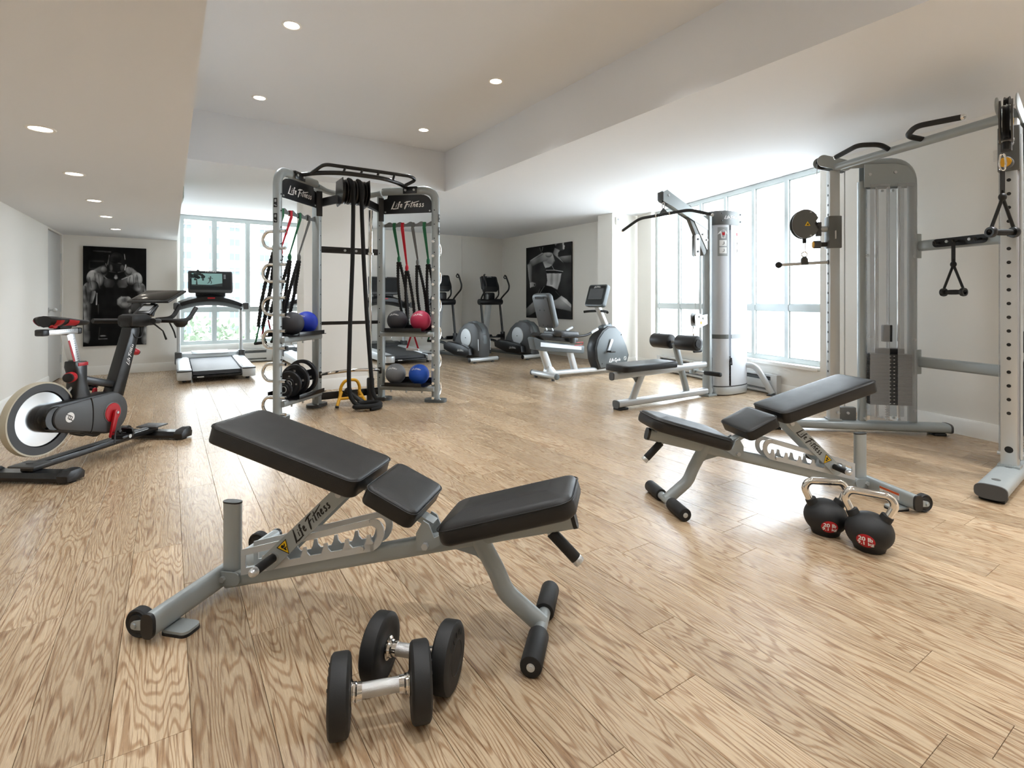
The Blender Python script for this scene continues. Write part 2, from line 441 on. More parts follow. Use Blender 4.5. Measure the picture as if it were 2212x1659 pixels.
LIFE = [([(.66, 1.08), (.42, .5), (.2, .02), (.05, -.16)], .15), ([(.12, -.04), (.5, -.1), (1.3, -.06)], .13),
        ([(.98, .58), (.84, .12)], .14), ([(1.07, .8), (1.04, .7)], .14),
        (_sm([(1.66, .9), (1.52, 1.0), (1.42, .85), (1.22, .1), (1.1, -.02)]), .13), ([(1.14, .52), (1.56, .6)], .1), (_sm(sh(_e, 1.62)), .12)]
FITNESS = [([(2.86, .96), (2.62, .5), (2.38, -.02), (2.3, -.2)], .16), ([(2.3, .8), (2.7, .95), (3.35, 1.02)], .14), ([(2.46, .44), (3.02, .56)], .14),
        ([(3.16, .58), (3.0, .12)], .14), ([(3.66, 1.0), (3.36, .1), (3.46, .06)], .14), ([(3.3, .66), (3.9, .78), (4.75, 1.0)], .11),
        ([(3.86, .58), (3.7, .1)], .13), (_sm([(3.74, .3), (3.96, .56), (4.08, .52), (3.98, .16), (4.1, .1)]), .12), (_sm(sh(_e, 4.28)), .12), (_sm(sh(_s, 4.78)), .12), (_sm(sh(_s, 5.24)), .12)]
CYCLE = [(_sm([(3.1, .8), (2.9, .98), (2.6, .8), (2.4, .4), (2.45, .08), (2.7, .05), (2.9, .25)]), .15), ([(3.1, .55), (3.05, .2), (3.25, .15)], .12), ([(3.45, .58), (3.2, .0), (2.95, -.35)], .12),
        (_sm([(3.9, .52), (3.7, .56), (3.58, .3), (3.66, .12), (3.85, .18)]), .12), ([(4.3, 1.0), (4.05, .2), (4.15, .1)], .13), (_sm(sh(_e, 4.4)), .12)]
_LF = _ribbons(LIFE + FITNESS); _LC = _ribbons(LIFE + CYCLE)
def logo(mb, o, x, y, width, which='f', warp=None):
    vs, fs = _LF if which == 'f' else _LC
    wtot = 5.6 if which == 'f' else 4.75
    put_flat(mb, [(p[0] - wtot / 2, p[1] - .42, 0) for p in vs], fs, o, x, y, width / wtot, 0, warp)
# ================================================================== the room
ZC, ZT, ZS = 2.57, 3.10, 2.06          # main ceiling, raised tray, low soffit on the left
U_BACK, U_ALC, V_SOF, V_TRAY, U_TRAY = 10.4, 9.82, .10, 3.10, 6.325
U_FRONT = -4.0
def v_left(u): return -1.36 + .027 * (u - 6.87)
def slab(mb, pts, z0, z1):
    mb.prism([(p.x, p.y) for p in pts], z1 - z0, o=(0, 0, (z0 + z1) / 2), x=(1, 0, 0), y=(0, 1, 0)); return mb
def vu(*a): return [W(v, u) for v, u in a]

# floor with its planks
fl = struct('floor', slab(MB(), [W(v_left(-4.2) - .3, U_FRONT - .2), W(5.5, U_FRONT - .2), RW(-6, .25), RW(5.2, .25), W(7.0, 6.6), W(7.0, 10.7), W(-1.7, 10.7)], -.08, -.004), 'floor_base')
clip = []   # half planes (point, inward normal)
def hp(p, n): clip.append((Vector(p).xy, Vector(n).xy.normalized()))
d_ = (W(v_left(10), 10) - W(v_left(0), 0)).normalized(); hp(W(v_left(0) - .02, 0), Vector((d_.y, -d_.x, 0)))
hp(W(0, U_BACK + .02), -UX); hp(W(6.62, 0), -VX); hp(RW(0, .02), -RW_N); hp(W(0, -3.0), UX)
PW, PL = .178, 1.22
def plank_mesh(poly):
    mb = MB(); n = len(poly); P = [Vector(p) for p in poly]
    def ins(d):
        o = []
        for i in range(n):
            e1 = (P[i] - P[i - 1]); e2 = (P[(i + 1) % n] - P[i])
            if e1.length < 1e-5 or e2.length < 1e-5: o.append(P[i]); continue
            e1.normalize(); e2.normalize(); n1 = Vector((-e1.y, e1.x)); n2 = Vector((-e2.y, e2.x)); q = (n1 + n2)
            if q.length < 1e-4: o.append(P[i]); continue
            q.normalize(); o.append(P[i] + q * d / max(.4, q.dot(n1)))
        return o
    vs = [(p.x, p.y, -.004) for p in ins(.0006)] + [(p.x, p.y, -.0007) for p in ins(.0006)] + [(p.x, p.y, 0) for p in ins(.0013)]
    fs = [(k * n + i, k * n + (i + 1) % n, (k + 1) * n + (i + 1) % n, (k + 1) * n + i) for k in (0, 1) for i in range(n)] + [tuple(2 * n + i for i in range(n))]
    mb.add(vs, fs); return mb
rect = [Vector((-PL / 2, -PW / 2)), Vector((PL / 2, -PW / 2)), Vector((PL / 2, PW / 2)), Vector((-PL / 2, PW / 2))]
std_plank = plank_mesh(rect).mesh('plank', 'oak_plank')
RZP = A_ROOM + math.pi / 2
planks = []
rowi = 0; v = -2.0
while v < 6.8:
    u = -3.2 - random.random() * PL
    while u < 10.6:
        c = W(v, u + PL / 2); rm = Matrix.Rotation(RZP, 2)
        pts = [c.xy + rm @ p for p in rect]
        inside = all((p - o).dot(n) > 0 for p in pts for o, n in clip)
        if not inside:
            poly = pts
            for o, n in clip:
                new = []
                for i in range(len(poly)):
                    a, b = poly[i - 1], poly[i]; da, db = (a - o).dot(n), (b - o).dot(n)
                    if (da > 0) != (db > 0): new.append(a + (b - a) * (da / (da - db)))
                    if db > 0: new.append(b)
                poly = new
                if len(poly) < 3: break
            if len(poly) >= 3:
                loc = [rm.transposed() @ (p - c.xy) for p in poly]
                A = abs(sum(loc[i - 1].cross(loc[i]) for i in range(len(loc)))) / 2
                if A > .004: planks.append((c, loc))
        else: planks.append((c, None))
        u += PL
    v += PW
def in_view(c):
    for t in (-.6, -.3, 0, .3, .6):
        p = c + UX * t
        if p.y > .9 and abs(p.x) < p.y * 1.02 + .1: return True
    return False
vis = sorted([p for p in planks if in_view(p[0])], key=lambda p: p[0].length)
rest = [p for p in planks if not in_view(p[0])] + vis[300:]
for c, loc in vis[:300]:
    me = std_plank if loc is None else plank_mesh(loc).mesh('plank', 'oak_plank')
    o = bpy.data.objects.new('plank', me); link(o, fl); o.location = (c.x, c.y, 0); o.rotation_euler = (0, 0, RZP)
mb = MB()
for c, loc in rest:
    s = plank_mesh(loc if loc is not None else rect); Mx = Matrix.Translation((c.x, c.y, 0)) @ Matrix.Rotation(RZP, 4, 'Z'); mb.add([Mx @ Vector(p) for p in s.v], s.f)
o = part('plank_field', mb, 'oak_plank', fl); o['kind'] = 'stuff'

# walls
struct('wall_left', slab(MB(), vu((v_left(-4.2), -4.2), (v_left(8.87), 8.87), (v_left(8.87) - .25, 8.87), (v_left(-4.2) - .25, -4.2)), 0, ZT), 'wall_paint')
mb = slab(MB(), vu((v_left(8.87) - .25, 8.87), (v_left(8.87) - .07, 8.87), (v_left(9.82) - .07, U_ALC), (v_left(9.82) - .25, U_ALC)), 0, ZT)
slab(mb, vu((v_left(9.73) - .07, 9.73), (v_left(9.73), 9.73), (v_left(9.82), U_ALC), (v_left(9.82) - .07, U_ALC)), 0, ZT)
slab(mb, vu((v_left(8.87) - .07, 8.87), (v_left(8.87), 8.87), (v_left(9.73), 9.73), (v_left(9.73) - .07, 9.73)), 2.035, ZT)
struct('wall_door_niche', mb, 'wall_paint')
struct('wall_alcove', slab(MB(), vu((-1.6, U_ALC), (V_SOF, U_ALC), (V_SOF, U_BACK + .2), (-1.6, U_BACK + .2)), 0, ZT), 'wall_paint')
WV = [.166, .657, 1.18, 1.70, 2.22, 2.74]
mb = slab(MB(), vu((V_SOF, U_BACK), (2.74, U_BACK), (2.74, U_BACK + .2), (V_SOF, U_BACK + .2)), 0, .31)
slab(mb, vu((2.74, U_BACK), (6.8, U_BACK), (6.8, U_BACK + .2), (2.74, U_BACK + .2)), 0, ZC)
slab(mb, vu((V_SOF, U_BACK), (.15, U_BACK), (.15, U_BACK + .2), (V_SOF, U_BACK + .2)), .31, ZC)
struct('wall_back', mb, 'wall_paint')
struct('wall_poster', slab(MB(), vu((6.6, 6.65), (6.6, U_BACK), (6.8, U_BACK), (6.8, 6.65)), 0, ZC), 'wall_paint')
struct('wall_corner_pillar', slab(MB(), vu((6.17, 6.30), (6.95, 6.30), (6.95, 6.65), (6.17, 6.65)), 0, ZC), 'wall_paint')
struct('wall_centre_pillar', slab(MB(), vu((1.355, 6.62), (2.142, 6.62), (2.142, 7.02), (1.355, 7.02)), 0, ZC), 'wall_paint')
mb = slab(MB(), [RW(-6.2, 0), RW(1.4, 0), RW(1.4, .22), RW(-6.2, .22)], 0, ZC)
slab(mb, [RW(1.4, 0), RW(4.58, 0), RW(4.58, .22), RW(1.4, .22)], 0, .345)
slab(mb, [RW(4.58, 0), RW(5.0, 0), RW(5.0, .22), RW(4.58, .22)], 0, ZC)
struct('wall_right', mb, 'wall_paint')
struct('wall_front', slab(MB(), vu((-2.2, U_FRONT - .2), (5.0, U_FRONT - .2), (5.0, U_FRONT), (-2.2, U_FRONT)), 0, ZT), 'wall_paint')

# ceiling: one main level with a raised tray, and the low soffit along the left wall
mb = slab(MB(), [W(V_TRAY, U_FRONT - .2), W(4.2, U_FRONT - .2), RW(-6.1, .25), RW(5.1, .25), W(6.95, 6.4), W(6.9, 10.6), W(V_TRAY, 10.6)], ZC, ZT + .12)
slab(mb, vu((V_SOF, U_TRAY), (V_TRAY, U_TRAY), (V_TRAY, U_BACK + .2), (V_SOF, U_BACK + .2)), ZC, ZT + .12)
struct('ceiling', mb, 'ceiling_paint')
struct('ceiling_tray', slab(MB(), vu((V_SOF, U_FRONT - .2), (V_TRAY, U_FRONT - .2), (V_TRAY, U_TRAY), (V_SOF, U_TRAY)), ZT, ZT + .12), 'ceiling_paint')
struct('ceiling_soffit', slab(MB(), vu((-1.65, U_FRONT - .2), (V_SOF, U_FRONT - .2), (V_SOF, U_BACK + .2), (-1.65, U_BACK + .2)), ZS, ZT + .12), 'ceiling_paint')

# baseboards
def base_run(name, a, b, nrm, h=.135, t=.014):
    a = Vector(a); b = Vector(b); n = Vector(nrm).normalized(); x = (b - a).normalized()
    mb = MB(); mb.prism([(0, 0), (t, 0), (t, h - .02), (t * .45, h), (0, h)], (b - a).length, o=(a + b) / 2, x=n, y=(0, 0, 1)); struct(name, mb, 'trim_paint')
dl = (W(v_left(8.87), 8.87) - W(v_left(-4), -4)).normalized(); nl = Vector((dl.y, -dl.x, 0))
base_run('baseboard_left', W(v_left(-3.9), -3.9), W(v_left(8.86), 8.86), nl)
base_run('baseboard_alcove', W(v_left(9.82), U_ALC), W(V_SOF, U_ALC), -UX)
base_run('baseboard_back', W(2.74, U_BACK), W(6.6, U_BACK), -UX)
base_run('baseboard_poster', W(6.6, 6.65), W(6.6, U_BACK), -VX)
base_run('baseboard_pillar', W(1.355, 6.62), W(2.142, 6.62), -UX)
base_run('baseboard_corner', W(6.17, 6.30), W(6.72, 6.30), -UX)
base_run('baseboard_right', RW(-6.0, 0), RW(4.98, 0), -RW_N)
struct('trim_1', MB().bar(W(5.52, U_BACK - .006, .14), W(5.52, U_BACK - .006, ZC), .03, .012, up=UX), 'wall_paint')

# windows
def window(name, P, stops, z0, z1, rail, glass, depth):
    """P(s, w, z): point along the wall, w outwards"""
    root = bpy.data.objects.new(name, None); col.objects.link(root); root['kind'] = 'structure'
    fw = .055; wa, wb = depth, depth + .06
    def member(nm, s0, s1, za, zb, w0=wa, w1=wb):
        mb = MB(); vs = [P(s, w, z) for s, w, z in ((s0, w0, za), (s1, w0, za), (s1, w1, za), (s0, w1, za), (s0, w0, zb), (s1, w0, zb), (s1, w1, zb), (s0, w1, zb))]
        mb.add(vs, [(0, 3, 2, 1), (4, 5, 6, 7), (0, 1, 5, 4), (1, 2, 6, 5), (2, 3, 7, 6), (3, 0, 4, 7)]); struct(nm, mb, 'window_metal', root)
    S0, S1 = stops[0], stops[-1]
    member('window_frame', S0 - .02, S1 + .02, z1 - .055, z1); member('window_frame', S0 - .02, S1 + .02, z0, z0 + .05)
    for i, s in enumerate(stops):
        member('mullion', s - fw / 2, s + fw / 2, z0 + .05, z1 - .055, wa - .012, wb + .01)
    for i in range(len(stops) - 1):
        a, b = stops[i] + fw / 2, stops[i + 1] - fw / 2
        member('transom', a, b, rail - .035, rail + .035, wa - .006, wb)
        for za, zb in ((z0 + .05, rail - .035), (rail + .035, z1 - .055)):
            # glazing bead round each pane
            mb = MB(); g = .012
            for (sa, sb, ya, yb) in ((a, a + g, za, zb), (b - g, b, za, zb), (a + g, b - g, za, za + g), (a + g, b - g, zb - g, zb)):
                vs = [P(s, w, z) for s, w, z in ((sa, wa + .012, ya), (sb, wa + .012, ya), (sb, wb, ya), (sa, wb, ya), (sa, wa + .012, yb), (sb, wa + .012, yb), (sb, wb, yb), (sa, wb, yb))]
                mb.add(vs, [(0, 3, 2, 1), (4, 5, 6, 7), (0, 1, 5, 4), (1, 2, 6, 5), (2, 3, 7, 6), (3, 0, 4, 7)])
            struct('glazing_bead', mb, 'window_metal', root)
            mb = MB(); w = wa + .03
            mb.add([P(a, w, za), P(b, w, za), P(b, w, zb), P(a, w, zb)], [(0, 1, 2, 3)]); struct('pane', mb, glass, root)
    # sill
    mb = MB(); vs = [P(s, w, z) for s, w, z in ((S0 - .02, -.025, z0 - .035), (S1 + .02, -.025, z0 - .035), (S1 + .02, wb, z0 - .035), (S0 - .02, wb, z0 - .035), (S0 - .02, -.025, z0), (S1 + .02, -.025, z0), (S1 + .02, wb, z0), (S0 - .02, wb, z0))]
    mb.add(vs, [(0, 3, 2, 1), (4, 5, 6, 7), (0, 1, 5, 4), (1, 2, 6, 5), (2, 3, 7, 6), (3, 0, 4, 7)]); struct('window_sill', mb, 'trim_paint', root)
window('window_1', lambda s, w, z: W(s, U_BACK + w, z), WV, .345, ZC - .005, .95, 'clear_glass', .05)
window('window_2', lambda s, w, z: RW(s, w, z), [1.43, 1.93, 2.445, 2.95, 3.46, 3.97, 4.55], .38, ZC - .005, 1.02, 'frosted_glass', .1)

# door in the left wall
door = bpy.data.objects.new('door_1', None); col.objects.link(door); door['kind'] = 'structure'
dd = (W(v_left(9.73), 9.73) - W(v_left(8.87), 8.87)).normalized(); dn = Vector((dd.y, -dd.x, 0)); d0 = W(v_left(8.87), 8.87) - dn * .035
struct('door_panel', MB().bar(d0 + dd * .008 + Vector((0, 0, 1.02)), d0 + dd * .85 + Vector((0, 0, 1.02)), .04, 2.015, bev=.002), 'door_paint', door)
kn = d0 + dd * .1 + dn * .02 + Vector((0, 0, .98))
mb = MB().cyl(kn, kn + dn * .012, .033); mb.cyl(kn, kn + dn * .05, .012); mb.sphere(kn + dn * .065, .029, 18, 12); struct('door_knob', mb, 'steel', door)
for z in (.28, 1.0, 1.72):
    h = d0 + dd * .853 + dn * .022 + Vector((0, 0, z)); mb = MB().cyl(h - Vector((0, 0, .055)), h + Vector((0, 0, .055)), .009, 10); mb.bar(h - Vector((0, 0, .05)) - dd * .018, h + Vector((0, 0, .05)) - dd * .018, .003, .03, up=dd); struct('hinge', mb, 'steel', door)

# recessed downlights, each with its own lamp
def downlight(v, u, z, label):
    t = thing('recessed_downlight', label, 'ceiling light', W(v, u, z), 0, 'recessed ceiling downlights')
    part('trim_ring', MB().lathe([(.05, .0), (.054, -.004), (.066, -.005), (.07, 0), (.07, .012), (.05, .012)], n=32), 'lamp_trim', t)
    part('lens', MB().lathe([(0, -.0015), (.051, -.0015), (.051, .008), (0, .008)], n=28), 'lamp_lens', t)
    ld = bpy.data.lights.new('downlight_bulb', 'SPOT'); ld.energy = DOWNLIGHT_W * (.25 if z < 2.3 else (1.0 if z > 2.9 else 1.3)); ld.spot_size = R(112); ld.spot_blend = 1.0; ld.shadow_soft_size = .05; ld.color = (.94, .97, 1.0)
    lo = bpy.data.objects.new('downlight_bulb', ld); link(lo, t); lo.location = (0, 0, -.012)
for u, l in ((3.86, 'largest downlight in the low left soffit, nearest the camera'), (5.09, 'second downlight from the camera in the low left soffit'), (6.34, 'middle downlight of the row in the low left soffit'), (7.47, 'fourth downlight from the camera in the low left soffit'), (8.71, 'farthest, smallest downlight in the low left soffit near the alcove wall')):
    downlight(-.60, u, ZS, l)
for v, u, l in ((.74, 4.02, 'raised-ceiling downlight nearest the camera, beside the soffit edge'), (.74, 5.63, 'raised-ceiling downlight by the soffit edge, near the back beam'), (2.48, 4.02, 'right-hand raised-ceiling downlight nearest the camera'), (2.48, 5.63, 'right-hand raised-ceiling downlight near the beam corner above the training rig')):
    downlight(v, u, ZT, l)
for u in (2.63, 1.4, .17, -1.1, -2.3):
    downlight(-.60, u, ZS, 'soffit downlight overhead or behind the camera, out of the picture')
for u in (2.41, .8, -.8, -2.4):
    for v in (.74, 2.48): downlight(v, u, ZT, 'raised-ceiling downlight overhead or behind the camera, out of the picture')

for v, u in ((4.35, .7), (3.6, -.2), (4.2, -.9), (3.5, -1.7), (3.9, -2.5)): downlight(v, u, ZC, 'added lower-ceiling fill downlight beside or behind the camera, out of the picture')  # unseen fill lamps, added to brighten the right side of the room

# baseboard heaters
def heater(label, P, s0, s1):
    t = thing('baseboard_heater', label, 'heater', P((s0 + s1) / 2, 0, 0), 0)
    inv = t.location.copy()
    def bx(nm, sa, sb, wa, wb, za, zb, m):
        mb = MB(); vs = [P(s, -w, z) - inv for s, w, z in ((sa, wa, za), (sb, wa, za), (sb, wb, za), (sa, wb, za), (sa, wa, zb), (sb, wa, zb), (sb, wb, zb), (sa, wb, zb))]
        mb.add(vs, [(0, 3, 2, 1), (4, 5, 6, 7), (0, 1, 5, 4), (1, 2, 6, 5), (2, 3, 7, 6), (3, 0, 4, 7)]); part(nm, mb, m, t)
    bx('body', s0, s1, .015, .035, .02, .235, 'heater_metal'); bx('front_cover', s0, s1, .07, .078, .07, .165, 'heater_metal')
    bx('top_cover', s0, s1, .035, .078, .215, .235, 'heater_metal'); bx('fin_slot', s0 + .04, s1 - .04, .035, .066, .06, .20, 'heater_dark'); bx('bottom_lip', s0, s1, .035, .078, .02, .045, 'heater_metal')
    for e in (s0, s1 - .09): bx('end_cap', e, e + .09, .035, .082, .018, .238, 'heater_metal')
heater('long pale baseboard heater under the left window, behind the treadmill', lambda s, w, z: W(s, U_BACK + w, z), .75, 1.56)
heater('white baseboard heater on the right wall under the frosted window', lambda s, w, z: RW(s, w, z), 1.9, 4.3)

# small wall fittings
c = W(6.27, 6.30, 2.44)
t = thing('wall_sensor', 'small white sensor box high on the corner pillar', 'sensor', c, 33.45)
part('case', MB().box((0, -.017, 0), (.07, .034, .13), bev=.008), 'trim_paint', t); part('lens_strip', MB().box((0, -.0345, .025), (.04, .003, .03), bev=.001), 'grey_print', t)
t = thing('exit_sign', 'small sign box seen edge-on, fixed to the side of the left soffit', 'sign', W(V_SOF + .001, 7.57, 2.42), 33.45)
part('case', MB().box((.022, 0, 0), (.042, .3, .17), bev=.005), 'sign_white', t); part('sign_face', MB().box((.0445, 0, 0), (.003, .27, .14), bev=.001), 'sign_green', t)

# ------------------------------------------------------------------ framed prints
def sdf_caps(X, Y, a, b, ra, rb):
    ax, ay = a; bx_, by_ = b; dx, dy = bx_ - ax, by_ - ay; L = dx * dx + dy * dy
    t = np.clip(((X - ax) * dx + (Y - ay) * dy) / L, 0, 1); px, py = ax + t * dx, ay + t * dy
    r = ra + (rb - ra) * t; l = math.sqrt(L); lat = ((X - px) * (-dy) + (Y - py) * dx) / l
    return np.hypot(X - px, Y - py) - r, lat / np.maximum(r, 1e-6), t
def inpoly(X, Y, P):
    m = np.zeros(X.shape, bool); n = len(P)
    for i in range(n):
        x1, y1 = P[i - 1]; x2, y2 = P[i]
        if y1 == y2: continue
        c = ((y1 > Y) != (y2 > Y)) & (X < (x2 - x1) * (Y - y1) / (y2 - y1) + x1); m ^= c
    return m
def soft(d, k=5.): return np.clip(.5 - d / k, 0, 1)
class Paint:
    def __init__(s, X, Y): s.X, s.Y = X, Y; s.g = np.zeros(X.shape)
    def blend(s, m, val): s.g = s.g * (1 - m) + m * val
    def cap(s, a, b, ra, rb, lo, hi, side=-1, pw=1.3):
        d, lat, t = sdf_caps(s.X, s.Y, a, b, ra, rb); k = np.clip(.5 + .5 * side * lat, 0, 1) ** pw; s.blend(soft(d), lo + (hi - lo) * k)
    def ell(s, c, rx, ry, lo, hi, lx=-.4, ly=-.7, k=6.):
        ux, uy = (s.X - c[0]) / rx, (s.Y - c[1]) / ry; r = np.hypot(ux, uy); nz = np.sqrt(np.clip(1 - r * r, 0, 1)); l = np.clip(ux * lx + uy * ly + nz * .55, 0, 1)
        s.blend(soft((r - 1) * min(rx, ry), k), lo + (hi - lo) * l)
    def poly(s, P, lo, hi=None, gx=0, gy=0, blur=2):
        m = inpoly(s.X, s.Y, P).astype(float)
        for _ in range(blur): m = (m + np.roll(m, 1, 0) + np.roll(m, -1, 0) + np.roll(m, 1, 1) + np.roll(m, -1, 1)) / 5
        if hi is None: val = lo
        else:
            xs = [p[0] for p in P]; ys = [p[1] for p in P]; t = gx * (s.X - min(xs)) / (max(xs) - min(xs)) + gy * (s.Y - min(ys)) / (max(ys) - min(ys))
            if gx < 0: t = t + 1
            if gy < 0: t = t + 1
            val = lo + (hi - lo) * np.clip(t, 0, 1)
        s.blend(m, val)
def print_mesh(name, w, h, nx, ny, g):
    """flat grid in local x (width), z (height), facing -y, grey tones in a colour attribute"""
    xs = np.linspace(-w / 2, w / 2, nx); zs = np.linspace(h / 2, -h / 2, ny); vs = [(x, 0, z) for z in zs for x in xs]
    fs = [(j * nx + i, (j + 1) * nx + i, (j + 1) * nx + i + 1, j * nx + i + 1) for j in range(ny - 1) for i in range(nx - 1)]
    me = bpy.data.meshes.new(name); me.from_pydata(vs, [], fs); at = me.color_attributes.new('ink', 'FLOAT_COLOR', 'POINT')
    c = np.ones((nx * ny, 4)); c[:, :3] = g.reshape(-1, 1); at.data.foreach_set('color', c.ravel())
    if 'photo_print' not in MATS:
        m = bpy.data.materials.new('photo_print'); m.use_nodes = True; nt = m.node_tree; a = nt.nodes.new('ShaderNodeAttribute'); a.attribute_name = 'ink'
        b = nt.nodes['Principled BSDF']; b.inputs['Roughness'].default_value = .7; b.inputs['Specular IOR Level'].default_value = .15; nt.links.new(a.outputs['Color'], b.inputs['Base Color']); MATS['photo_print'] = m
    me.materials.append(MATS['photo_print']); return me
def man():
    nx, ny = 170, 290; X, Y = np.meshgrid(np.linspace(130, 995, nx), np.linspace(140, 1480, ny)); p = Paint(X, Y); p.g[:] = .004
    rg = np.random.RandomState(5); tex = np.zeros(X.shape)
    for k in range(26):
        f = rg.uniform(.01, .07); a = rg.uniform(0, math.pi); tex += np.sin(X * f * math.cos(a) + Y * f * math.sin(a) + rg.uniform(0, 6)) / 26 ** .5
    p.poly([(205, 330), (410, 330), (410, 345), (222, 345), (222, 435), (330, 435), (330, 448), (205, 448)], .022); p.poly([(260, 195), (500, 200), (500, 212), (260, 205)], .08)
    # arms (outer edges catch the light)
    p.cap((215, 700), (190, 900), 82, 55, .012, .40, 1, 1.6); p.cap((190, 890), (186, 1100), 56, 44, .012, .42, 1, 1.6); p.cap((186, 1110), (178, 1300), 44, 40, .01, .34, 1, 1.4); p.poly([(140, 1280), (225, 1270), (222, 1380), (200, 1440), (140, 1420)], .02, .30, -1, 0)
    p.cap((150, 690), (170, 860), 22, 26, .05, .5, 1); p.cap((262, 760), (235, 880), 36, 26, .02, .35, -1)
    p.cap((915, 690), (945, 860), 66, 60, .015, .44, -1, 1.6); p.cap((950, 850), (958, 1060), 58, 46, .015, .42, -1, 1.5); p.cap((955, 1250), (968, 1430), 38, 46, .02, .42, -1)
    # chest and shadowed belly
    p.poly([(430, 420), (720, 420), (790, 700), (800, 1000), (760, 1060), (330, 1060), (350, 800), (390, 640)], .006)
    p.poly([(385, 620), (420, 560), (540, 590), (560, 640), (520, 690), (430, 690)], .01, .10, -1, 0); p.poly([(580, 640), (600, 590), (720, 560), (760, 640), (700, 690), (610, 690)], .02, .16, 1, 0)
    # shoulders: overlapping muscle bellies
    p.poly([(440, 375), (340, 415), (250, 470), (200, 550), (195, 640), (300, 610), (400, 560), (455, 500)], .02, .34, -1, 0); p.poly([(690, 385), (790, 415), (875, 480), (920, 560), (935, 660), (830, 600), (740, 560), (690, 490)], .03, .42, 1, 0)
    p.ell((265, 570), 90, 110, .03, .55, -.35, -.65); p.ell((330, 610), 78, 115, .01, .50, -.15, -.55); p.ell((262, 670), 72, 70, .015, .36, -.5, -.1); p.ell((405, 460), 45, 55, .02, .30, -.2, -.7)
    p.ell((860, 580), 80, 105, .03, .56, .3, -.65); p.ell((785, 600), 68, 88, .02, .58, .05, -.6); p.ell((865, 680), 70, 62, .02, .36, .4, -.1); p.ell((745, 465), 48, 60, .03, .40, .2, -.7)
    for a_, b_ in (((215, 560), (240, 700)), ((285, 500), (300, 700)), ((335, 520), (350, 700)), ((810, 520), (820, 690)), ((860, 510), (890, 690)), ((765, 540), (750, 640)), ((160, 720), (185, 880)), ((210, 760), (205, 900)), ((175, 930), (190, 1090)), ((950, 720), (960, 850))): p.cap(a_, b_, 5, 4, .04, .12)
    p.cap((400, 535), (445, 572), 9, 6, .12, .22); p.cap((722, 545), (650, 575), 10, 6, .2, .42)
    # head bowed
    p.ell((578, 385), 122, 178, .003, .022, -.2, -.6); p.ell((498, 425), 26, 50, .006, .14, .4, -.2); p.ell((657, 425), 30, 48, .006, .17, -.2, -.3); p.cap((478, 472), (560, 484), 6, 5, .03, .07); p.cap((600, 484), (680, 462), 6, 5, .03, .1)
    p.cap((478, 250), (455, 380), 4, 5, .1, .22); p.cap((685, 230), (694, 300), 5, 5, .15, .3); p.cap((540, 345), (640, 362), 5, 4, .05, .14); p.cap((704, 378), (690, 445), 8, 7, .3, .5); p.cap((432, 370), (440, 400), 6, 5, .15, .3)
    p.poly([(558, 515), (580, 515), (592, 560), (568, 576), (545, 560)], .1, .62, 0, 1); p.ell((560, 300), 80, 60, .004, .03)
    # knee, shin, boot glints
    p.cap((690, 940), (680, 1150), 108, 90, .004, .035, -1); p.poly([(590, 850), (640, 812), (740, 815), (790, 870), (780, 930), (720, 975), (640, 970), (590, 920)], .06, .42, 0, -1); p.ell((660, 880), 60, 60, .12, .55, -.3, -.4); p.ell((735, 870), 50, 60, .12, .62, .2, -.4); p.ell((690, 920), 55, 45, .1, .5, 0, -.3)
    p.ell((850, 980), 75, 95, .008, .10); p.ell((765, 1020), 20, 32, .05, .34); p.ell((665, 1400), 58, 58, .02, .26)
    p.cap((312, 770), (306, 920), 7, 7, .35, .55); p.cap((330, 920), (330, 1050), 5, 4, .04, .08); p.cap((335, 1385), (450, 1385), 4, 4, .15, .25); p.ell((395, 1345), 38, 10, .2, .6)
    p.cap((250, 1140), (320, 1180), 22, 16, .015, .05); p.cap((350, 1230), (335, 1370), 5, 5, .03, .06)
    g = p.g * np.clip(1 + .42 * tex, .35, 1.6)
    return print_mesh('print', .756, 1.475, nx, ny, g), .756, 1.475
